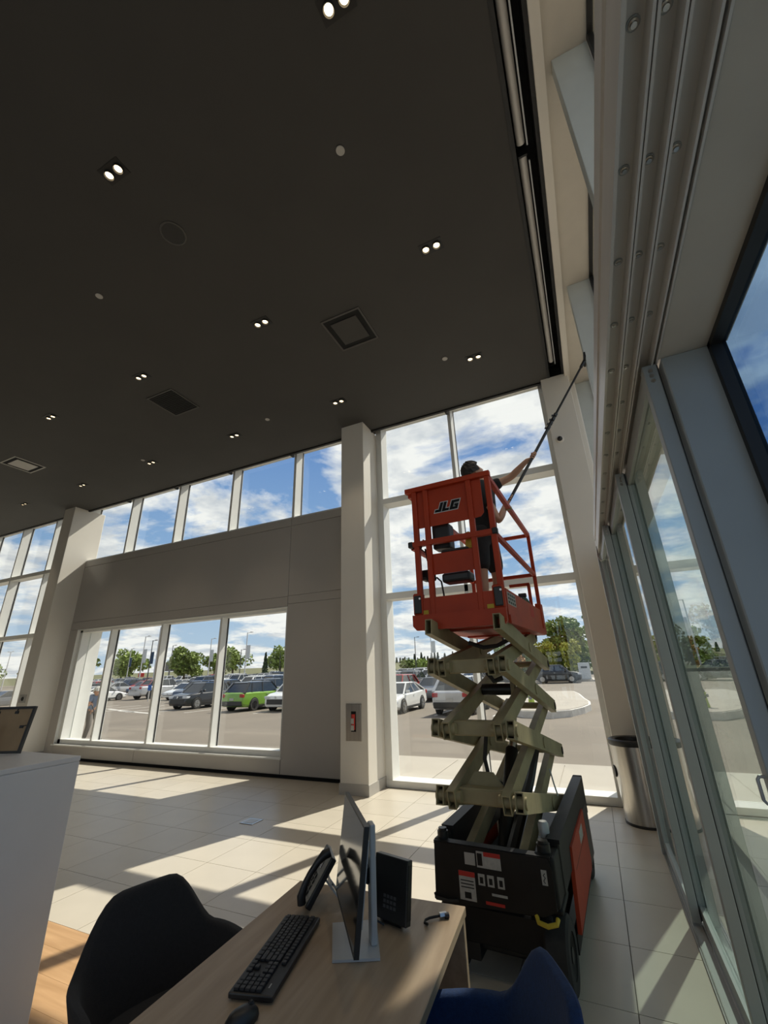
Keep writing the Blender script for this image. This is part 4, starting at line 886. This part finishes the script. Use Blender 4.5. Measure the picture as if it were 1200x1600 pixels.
def carparts(ty):
    c=TY[ty]; Lc,Wc=c['L'],c['W']; P={}
    Y=lambda t:-Lc/2+t*Lc
    b=MB(); vs=[];fs=[]
    def sz(t):
        s=c['st']
        for i in range(len(s)-1):
            if s[i][0]<=t<=s[i+1][0]:
                u=(t-s[i][0])/(s[i+1][0]-s[i][0]); return s[i][1]+(s[i+1][1]-s[i][1])*u
        return 1
    for t,z,wf,zb in c['st']:
        w=Wc/2*wf; y=Y(t); m=(zb+z)/2
        vs+=[(-w*.90,y,zb),(-w,y,zb+.12),(-w,y,m+.05),(-w*.96,y,z-.06),(-w*.86,y,z),(w*.86,y,z),(w*.96,y,z-.06),(w,y,m+.05),(w,y,zb+.12),(w*.90,y,zb)]
    n=10
    for i in range(len(c['st'])-1):
        for k in range(n): fs.append((i*n+k,(i+1)*n+k,(i+1)*n+(k+1)%n,i*n+(k+1)%n))
    fs+=[tuple(range(n)),tuple(range((len(c['st'])-1)*n,len(c['st'])*n))[::-1]]
    P['body']=b.add(vs,fs)
    g0,g1,g2,g3,zr=c['g']; w0,w1=Wc/2*.90,Wc/2*.70
    B=[(-w0,Y(g0),sz(g0)-.03),(w0,Y(g0),sz(g0)-.03),(w0,Y(g3),sz(g3)-.03),(-w0,Y(g3),sz(g3)-.03)]; T=[(-w1,Y(g1),zr-.05),(w1,Y(g1),zr-.05),(w1,Y(g2),zr-.06),(-w1,Y(g2),zr-.06)]
    P['windows']=MB().add(B+T,[(3,2,1,0),(4,5,6,7),(0,1,5,4),(1,2,6,5),(2,3,7,6),(3,0,4,7)])
    rf=MB(); ym=(Y(g1)+Y(g2))/2
    rf.add([(-w1-.02,Y(g1)-.03,zr-.06),(w1+.02,Y(g1)-.03,zr-.06),(w1+.02,Y(g2)+.06,zr-.07),(-w1-.02,Y(g2)+.06,zr-.07),(-w1*.8,Y(g1)+.15,zr-.005),(w1*.8,Y(g1)+.15,zr-.005),(w1*.8,Y(g2)-.1,zr-.02),(-w1*.8,Y(g2)-.1,zr-.02)],[(3,2,1,0),(4,5,6,7),(0,1,5,4),(1,2,6,5),(2,3,7,6),(3,0,4,7)])
    V=Vector
    for s in (0,1):
        i=(0,1)[s]; rf.beam(V(B[(0,1)[s]]),V(T[(0,1)[s]]),.07,.05); rf.beam(V(B[(3,2)[s]]),V(T[(3,2)[s]]),.16,.06)
        bm_=V(B[(0,1)[s]]).lerp(V(B[(3,2)[s]]),.5); tm_=V(T[(0,1)[s]]).lerp(V(T[(3,2)[s]]),.42); rf.beam(bm_,tm_,.05,.08)
        if ty!='pickup': rf.beam(V(B[(0,1)[s]]).lerp(V(B[(3,2)[s]]),.80),V(T[(0,1)[s]]).lerp(V(T[(3,2)[s]]),.86),.05,.09)
    P['roof']=rf
    if ty=='pickup': P['bed']=MB().box(-Wc/2*.80,Wc/2*.80,Y(.635),Y(.975),1.06,1.215)
    ws=[(s*(Wc/2-.115),Y(.5)+d*c['wb']/2+ (-.05),c['r']) for d in (-1,1) for s in (-1,1)]
    return P,ws,Y,sz
def wheel_mb(r): return MB().lathe([(r*.64,-.11),(r*.92,-.115),(r,-.08),(r,.08),(r*.92,.115),(r*.64,.11)],24,Matrix.Rotation(math.pi/2,4,'Y'))
def rim_mb(r):
    m=MB().lathe([(r*.66,-.10),(r*.66,.10),(r*.60,.112),(r*.57,.095),(0,.088),(0,-.10)],24,Matrix.Rotation(math.pi/2,4,'Y'))
    for k in range(5):
        a=2*math.pi*k/5; m.beam((.104,0,0),(.104,math.cos(a)*r*.6,math.sin(a)*r*.6),r*.16,.04,(1,0,0))
    return m
def near_car(ty,col,x,y,rz,label,rim='rim',trim=True,two=None):
    P,ws,Y,sz=carparts(ty); c=TY[ty]; Wc=c['W']
    e=empty('car',(x,y,gz(y)),rz,label=label,cat='car')
    bd=ob('body',P['body'],CP[col],e,True,28); bd.modifiers.new('b','BEVEL').width=.03; ob('windows',P['windows'],M['carglass'],e); ob('roof',P['roof'],CP[two or col],e)
    if 'bed' in P: ob('bed',P['bed'],M['black'],e)
    for wx,wy,r in ws:
        s=1 if wx>0 else -1
        ob('wheel_arch',MB().cyl((wx+s*.04,wy,r),(wx+s*.119,wy,r),r*1.16,n=24),M['plastic'],e,True)
        w=ob('wheel',wheel_mb(r),M['rubber'],e,True); w.location=(wx+s*.045,wy,r); 
        if s<0: w.rotation_euler=(0,0,math.pi)
        ob('wheel_rim',rim_mb(r),M[rim],w,True)
    f=Y(0);b=Y(1); zl=sz(.06)-.16; zt=sz(.97)-.12
    for s in (-1,1):
        ob('headlight',MB().rbox(s*Wc*.36-.20,s*Wc*.36+.20,f+.0,f+.35,zl-.07,zl+.07,.02,1),M['head'],e)
        ob('tail_light',MB().rbox(s*Wc*.395-.15,s*Wc*.395+.13,b-.16,b+.0,zt-.13,zt+.06,.02,1),M['tail'],e)
        ob('mirror',MB().rbox(s*Wc*.53-.09,s*Wc*.53+.09,Y(.30)-.05,Y(.30)+.06,sz(.3)+.02,sz(.3)+.16,.02,1),CP[col],e)
        ob('door_handle',bx(s*Wc*.502-.01,s*Wc*.502+.01,Y(.50),Y(.50)+.18,sz(.5)-.16,sz(.5)-.13),M['silver'],e)
        ob('sill',bx(s*Wc*.495-.02,s*Wc*.495+.02,Y(.24),Y(.76),.20,.30),M['plastic'],e)
    ob('grille',bx(-Wc*.36,Wc*.36,f-.01,f+.1,.40,zl-.10),M['plastic'],e)
    ob('rear_bumper',MB().rbox(-Wc*.44,Wc*.44,b-.12,b+.03,.34,.60,.03,1),M['plastic'] if ty=='suv' else CP[col],e); ob('license_plate',bx(-.16,.16,b+.03,b+.04,zt-.30,zt-.17) if ty!='suv' else bx(-.16,.16,b-.005,b+.02,zt-.30,zt-.16),M['sticker'],e)
    ob('emblem',MB().cyl((0,f-.02,zl),(0,f-.005,zl),.07,n=16),M['silver'],e)
    return e
PI=math.pi
# front row seen through the tall window
near_car('sedan','white',-10.02,23.05,0.0,'white sedan facing us at the left side of the tall window')
near_car('suv','silver',-6.34,22.84,PI,'silver white crossover seen from behind through the scissor arms',rim='rimd')
# row seen through the low window
near_car('suv','green',-20.51,23.74,PI,'bright green crossover with dark roof outside the low window',rim='rimd',two='black')
near_car('suv','white',-17.44,24.12,0.0,'white crossover front cut off by the right edge of the low window',rim='rimd')
near_car('suv','black',-26.34,24.7,0.0,'black crossover facing us outside the low window')
near_car('suv','grey',-24.8,30.32,PI,'dark grey crossover parked right behind the black crossover')
near_car('sedan','white',-37.31,32.86,0.0,'white sedan left of the black crossover')
near_car('pickup','silver',-43.04,34.13,PI,'silver pickup truck seen from behind outside the low window',rim='rimd')
near_car('sedan','white',-46.22,29.89,PI,'small white car seen from behind left of the pickup')
near_car('suv','black',-3.55,48.2,PI/2,'black sport utility car side on at the back by the trees')
near_car('suv','black',-8.9,47.6,PI*.62,'black sport utility car angled beside the farther black one')
# distant rows: one joined mesh per type and colour
far={}
def far_mesh(ty,col):
    if (ty,col) in far: return far[(ty,col)]
    P,ws,Y,sz=carparts(ty); m=MB(); 
    for k,i in (('body',0),('roof',0),('windows',1)): m.m=i; m.add(P[k].v,P[k].f)
    m.m=2
    for wx,wy,r in ws:
        s=1 if wx>0 else -1; m.cyl((wx-s*.1,wy,r),(wx+s*.125,wy,r),r,n=12)
    m.m=3; m.box(-TY[ty]['W']*.44,-TY[ty]['W']*.3,Y(1)-.1,Y(1)+.01,.85,1.0).box(TY[ty]['W']*.3,TY[ty]['W']*.44,Y(1)-.1,Y(1)+.01,.85,1.0)
    far[(ty,col)]=m.mesh('car',[CP[col],M['carglass'],M['rubber'],M['tail']]); return far[(ty,col)]
rnd=random.Random(11); cols=['white']*7+['black']*4+['grey']*4+['silver']*4+['red','blue','blue','pearl']
named={'white':'white','black':'black','grey':'dark grey','silver':'silver','red':'red','blue':'dark blue','pearl':'cream'}
def far_car(x,y,rz,row):
    ty=rnd.choice(['suv','suv','suv','sedan','sedan','pickup'] if row!='second' else ['suv','sedan','suv']); col=rnd.choice(cols)
    o=link('car',far_mesh(ty,col)); o.location=(x+rnd.uniform(-.15,.15),y+rnd.uniform(-.3,.3),gz(y)); o.rotation_euler=(0,0,rz)
    tag(o,'%s %s in the %s row of parked cars'%(named[col],{'suv':'crossover','sedan':'sedan','pickup':'pickup truck'}[ty],row),'car','cars in the %s row'%row)
rows=[('second',30.6,0),('third',41.5,PI),('fourth',47.2,0),('fifth',59.0,PI),('sixth',64.8,0),('seventh',78,PI)]
OBS=[(-113.7,79.6),(-74.9,54.9),(-83.5,63),(-58.2,44.9),(-97.2,79.3),(-73.8,69.7),(-58.1,63.4),(-76.4,81.7),(-31.3,91),(-11.5,68.4),(-69.5,60),(-76,56),(-38.8,29.7)]
skip=[(-24.8,30.3),(-37.3,32.9),(-43,34.1),(-46.2,29.9)]
for nm,y,rz in rows:
    k=0
    while True:
        x=-10.5-2.78*k; k+=1
        if x<-1.80*y: break
        if -.76*y<x<-.50*y: continue
        if any(abs(x-a)<2.6 and abs(y-b)<5.2 for a,b in skip): continue
        if rnd.random()<.06 or (y>44 and x>-13.2) or (y>70 and x>-17): continue
        if any(abs(x-a)<(4.5 if a==-69.5 else 1.5) and abs(y-b)<(6 if a==-69.5 else 3.4) for a,b in OBS): continue
        if nm=='seventh' and k%2: continue
        far_car(x,y,rz+(PI if rnd.random()<.25 else 0),nm)
for k in range(6): far_car(-50-5.0*k,23.4+rnd.uniform(-.4,.4),rnd.choice((0,PI)),'front left')

# ------------------------------------------------------------------ trees, poles, street furniture
def leafmesh(name,n,clumps,size,mat,seed):
    r=random.Random(seed); vs=[];fs=[]
    for i in range(n):
        c=r.choice(clumps); d=Vector((r.gauss(0,1),r.gauss(0,1),r.gauss(0,1))).normalized()*(r.random()**.33)
        p=Vector(c[:3])+Vector((d.x*c[3],d.y*c[3],d.z*c[4])); s=size*r.uniform(.6,1.3)
        a=Vector((r.gauss(0,1),r.gauss(0,1),r.gauss(0,1))).normalized(); b=a.orthogonal().normalized()*s; cc=a.cross(b).normalized()*s*.7
        k=len(vs); vs+=[p-b,p+cc,p+b,p-cc]; fs.append((k,k+1,k+2,k+3))
    me=bpy.data.meshes.new(name); me.from_pydata(vs,[],fs); me.materials.append(mat); return me
def crown(seed,h,rad,k=16,low=.38):
    r=random.Random(seed); out=[]
    for i in range(k):
        a=r.uniform(0,2*PI); q=r.random()**.5; z=h*(low+(.93-low)*r.random()); t=1-abs(z/h-.6)*(1.1 if low>.3 else .7)
        out.append((math.cos(a)*rad*q*t*.75,math.sin(a)*rad*q*t*.75,z,rad*.38,rad*.32))
    return out
crowns={}
def tree(x,y,h,rad,mat,label,seed,group,n=1500,size=.28,z=None):
    z=gz(y) if z is None else z
    key=(seed,mat,h,rad)
    e=empty('tree',(x,y,z),rnd.uniform(0,6),label=label,cat='tree',group=group)
    o=link('foliage',leafmesh('foliage',n,crown(seed,h,rad,16 if group[:8]!='trees at' and group[:4]!='back' else 26,.38 if group[:8]!='trees at' and group[:4]!='back' else .10),size,M[mat],seed),e)
    t=MB().tube([(0,0,0),(.05,0,h*.3),(0,.05,h*.6),(0,0,h*.85)],[.05*rad+.05,.04*rad+.03,.03*rad,.02],8)
    for a in range(4): t.tube([(0,0,h*(.3+.1*a)),(math.cos(a*1.7)*rad*.3,math.sin(a*1.7)*rad*.3,h*(.45+.1*a)),(math.cos(a*1.7)*rad*.55,math.sin(a*1.7)*rad*.55,h*(.55+.1*a))],[.06,.04,.015],6)
    ob('trunk',t,M['trunk'],e,True); return e
def conifer(x,y,h,rad,label,group,z=None):
    z=gz(y) if z is None else z
    e=empty('conifer',(x,y,z),label=label,cat='tree',group=group); r=random.Random(int(x*7))
    cl=[(0,0,h*(.12+.86*k/9),rad*(1-k/9.6)*.8,h*.07) for k in range(10)]
    link('foliage',leafmesh('foliage',700,cl,.32,M['leafd'],int(abs(x)*3)+1),e); ob('trunk',MB().cyl((0,0,0),(0,0,h*.95),.12,.02,8),M['trunk'],e,True)
G1='trees at the back right of the car park'
tree(-3.6,80,8.6,3.9,'leaf','large green tree above the black cars',3,G1,3600,.34); tree(4.6,79,7.6,3.0,'leafy','yellow green tree by the corner column edge',4,G1,2600,.30)
tree(-11.6,79.5,7.0,3.0,'leaf','olive green tree behind the lift platform corner',5,G1,2400,.3); tree(-10.9,72,5.2,1.7,'leafo','orange tinged tree just below the lift platform corner',6,G1,1200,.24)
tree(-6.6,73,4.6,1.9,'leafy','low bright bush beside the orange tree',7,G1,1500,.22); tree(.6,71.5,9.4,1.3,'leaf','tall narrow poplar at the corner column edge',8,G1,1900,.24)
tree(-2.6,70.4,4.8,1.6,'leafy','bright bush right behind the black side-on car',13,G1,1800,.22)
tree(10.5,80,9,3.4,'leaf','green tree seen past the corner column',10,G1,1600,.3); tree(17.5,80,9,3.4,'leaf','green tree farthest right beyond the corner column',11,G1,1600,.3)
for k in range(8): tree(-17+5.0*k,99+(k%2)*3,5.2,2.6,'leaf',('dense bush in the back hedge behind the right trees'),60+k,'back hedge',900,.36)
G2='trees beyond the left car park'
tree(-69.5,60,6.4,3.6,'leaf','bushy green tree in the second pane of the low window',12,G2,2400,.30)
for k,(x,y,h,rr,l) in enumerate(((-100,104,8.5,6,'broad olive tree behind the green crossover'),(-86,118,7,4.5,'rounded tree right of the broad olive tree'),(-130,92,9,6,'grey green tree in the leftmost pane'),(-140,96,8,5,'dark green tree left of the pickup'),(-104,132,10,6,'tree on the rise near the conifer'),(-150,90,9,5,'tree at the far left of the low window'),(-78,134,8,5,'tree by the right edge of the low window'),(-122,118,8,5,'tree behind the billboard'),(-165,84,9,6,'tree outside the far left tall window'),(-182,78,9,6,'leftmost tree outside the far left window'))):
    tree(x,y,h,rr,'leaf',l,20+k,G2,1500,.5)
conifer(-93.5,111,7.2,1.7,'dark pointed conifer in the rightmost low pane',G2)
for k in range(64):
    x=-78+.98*k+rnd.uniform(-.1,.1)
    conifer(x,150+(k%4)*4.5+rnd.uniform(-1,1),rnd.uniform(4.2,6.6),rnd.uniform(1.3,1.7),'small dark conifer in the distant tree line','distant tree line')
for k in range(9): tree(-66+6.4*k,112+4*(k%2),3.2,3.2,'leaf','low scrubby bush behind the car park',40+k,'scrub behind the car park',500,.4)
def lamp(x,y,h,label,banner=None,dark=False,dbl=False):
    e=empty('street_lamp',(x,y,gz(y)),label=label,cat='street lamp',group='car park lamps'); m=M['poled'] if dark else M['pole']
    ob('pole',MB().cyl((0,0,0),(0,0,h),.12,.08,10),m,e,True)
    for s in ((1,-1) if dbl else (1,)):
        ob('arm',MB().beam((0,0,h-.1),(s*1.1,0,h+.02),.07,.07),m,e); ob('lamp_head',MB().rbox(s*1.0-.3,s*1.0+.3,-.16,.16,h-.06,h+.08,.03,1),m,e)
    if banner:
        ob('banner',MB().box(.12,.95,-.02,.02,h*.48,h*.74),M[banner],e); ob('banner_rod',MB().beam((0,0,h*.74),(.95,0,h*.74),.04,.04).beam((0,0,h*.48),(.95,0,h*.48),.04,.04),m,e)
for a in ((-113.7,79.6,9,'grey lamp with dark banner, leftmost in the low window','bannerd',False,False),(-74.9,54.9,9,'white lamp with pale banner in the second low pane','banner',False,False),(-83.5,63,9,'black lamp with dark banner beside the white bannered lamp','bannerd',True,False),
  (-58.2,44.9,9,'tall white lamp next to the second mullion of the low window',None,False,False),(-97.2,79.3,9,'dark lamp with blue banner left of the billboard','bannerd',True,False),(-73.8,69.7,9,'white lamp with pale banner in the third low pane','banner',False,False),(-58.1,63.4,9,'white lamp with banner in the rightmost low pane','banner',False,False),
  (-76.4,81.7,7,'short dark lamp left of the bannered lamp in the rightmost pane',None,True,False),(-91.7,115.9,8,'far lamp near the right edge of the low window',None,True,False),(-41.6,108,9,'dark lamp left of the lift platform',None,True,False),(-31.3,91,9,'white lamp with large pale banner under the platform corner','banner',False,False),
  (-132.7,60.8,9,'twin armed white lamp outside the far left window',None,False,True),(-126,62,8,'second white lamp outside the far left window',None,False,False),(-11.5,68.4,9,'lamp with pale banner in front of the back trees','banner',False,False)): lamp(*a)
e=empty('billboard',(-110,92,0),math.radians(40),label='dark grey billboard on posts behind the low window cars',cat='billboard')
ob('board',MB().rbox(-3.6,3.6,-.15,.15,3.4,5.9,.04,1),M['poled'],e); ob('post',MB().cyl((-2,.2,GZ),(-2,.2,5.5),.14,n=8),M['poled'],e,True); ob('post',MB().cyl((2,.2,GZ),(2,.2,5.5),.14,n=8),M['poled'],e,True)
e=empty('road_sign',(-76,56,gz(56)),math.radians(40),label='small red sign among the cars at the left',cat='sign')
ob('face',MB().rbox(-.5,.5,-.04,.04,1.9,2.6,.03,1),M['red'],e); ob('post',MB().cyl((0,.06,0),(0,.06,2.6),.06,n=8),M['pole'],e,True)
e=empty('parking_sign',(-38.8,29.7,gz(29.7)),math.radians(50),label='white post with small blue sign in front of the pickup',cat='sign')
ob('post',MB().cyl((0,0,0),(0,0,1.35),.05,n=8),M['line'],e,True); ob('face',bx(-.16,.16,-.065,-.05,.95,1.45),pm('blue sign paint',(.03,.12,.40),.5),e)
e=empty('utility_box',(-.95,51.0,gz(50)+.12),label='pale grey utility box at the back right beside the black car',cat='utility box')
ob('cabinet',MB().rbox(-.55,.55,-.35,.35,.05,1.65,.03,1),M['banner'],e); ob('plinth',bx(-.65,.65,-.45,.45,0,.05),M['concrete'],e); ob('vent',bx(-.3,.3,-.36,-.35,1.1,1.3),M['poled'],e)
e=empty('fire_hydrant',(-2.9,22.1,-.14),label='lime yellow fire hydrant on the traffic island',cat='hydrant')
ob('barrel',MB().lathe([(.16,0),(.16,.04),(.10,.05),(.10,.50),(.14,.52),(.14,.56),(.10,.58)],20),M['hyd'],e,True); ob('bonnet',MB().lathe([(.12,.58),(.11,.64),(.06,.70),(.03,.71),(.03,.76),(0,.76)],20),M['poled'],e,True)
for s in (-1,1): ob('nozzle',MB().cyl((s*.08,0,.44),(s*.19,0,.44),.055,n=14),M['poled'],e,True)
ob('pumper_nozzle',MB().cyl((0,-.08,.40),(0,-.20,.40),.075,n=14),M['poled'],e,True)

# labels of look-alikes: count them from the left as seen from inside
ORD=['leftmost','second','third','fourth','fifth','sixth','seventh','eighth','ninth','tenth','eleventh','twelfth','thirteenth','fourteenth','fifteenth','sixteenth','seventeenth','eighteenth','nineteenth','twentieth']
TENS=['','','twenty','thirty','forty','fifty','sixty','seventy']
def ordw(i):
    if i<20: return ORD[i]
    n=i+1
    return (TENS[n//10]+'-'+(['first']+ORD[1:9])[n%10-1]) if n%10 else {20:'twentieth',30:'thirtieth',40:'fortieth',50:'fiftieth',60:'sixtieth',70:'seventieth'}[n]
byl={}
for o in COL.objects:
    if o.parent is None and 'category' in o and 'label' in o: byl.setdefault(o['label'],[]).append(o)
for l,os_ in byl.items():
    if len(os_)<2: continue
    os_.sort(key=lambda o:o.location.x/max(1,o.location.y))
    for i,o in enumerate(os_): o['label']=ordw(i)+' '+l if i==0 else l+', '+ordw(i)+' from the left'
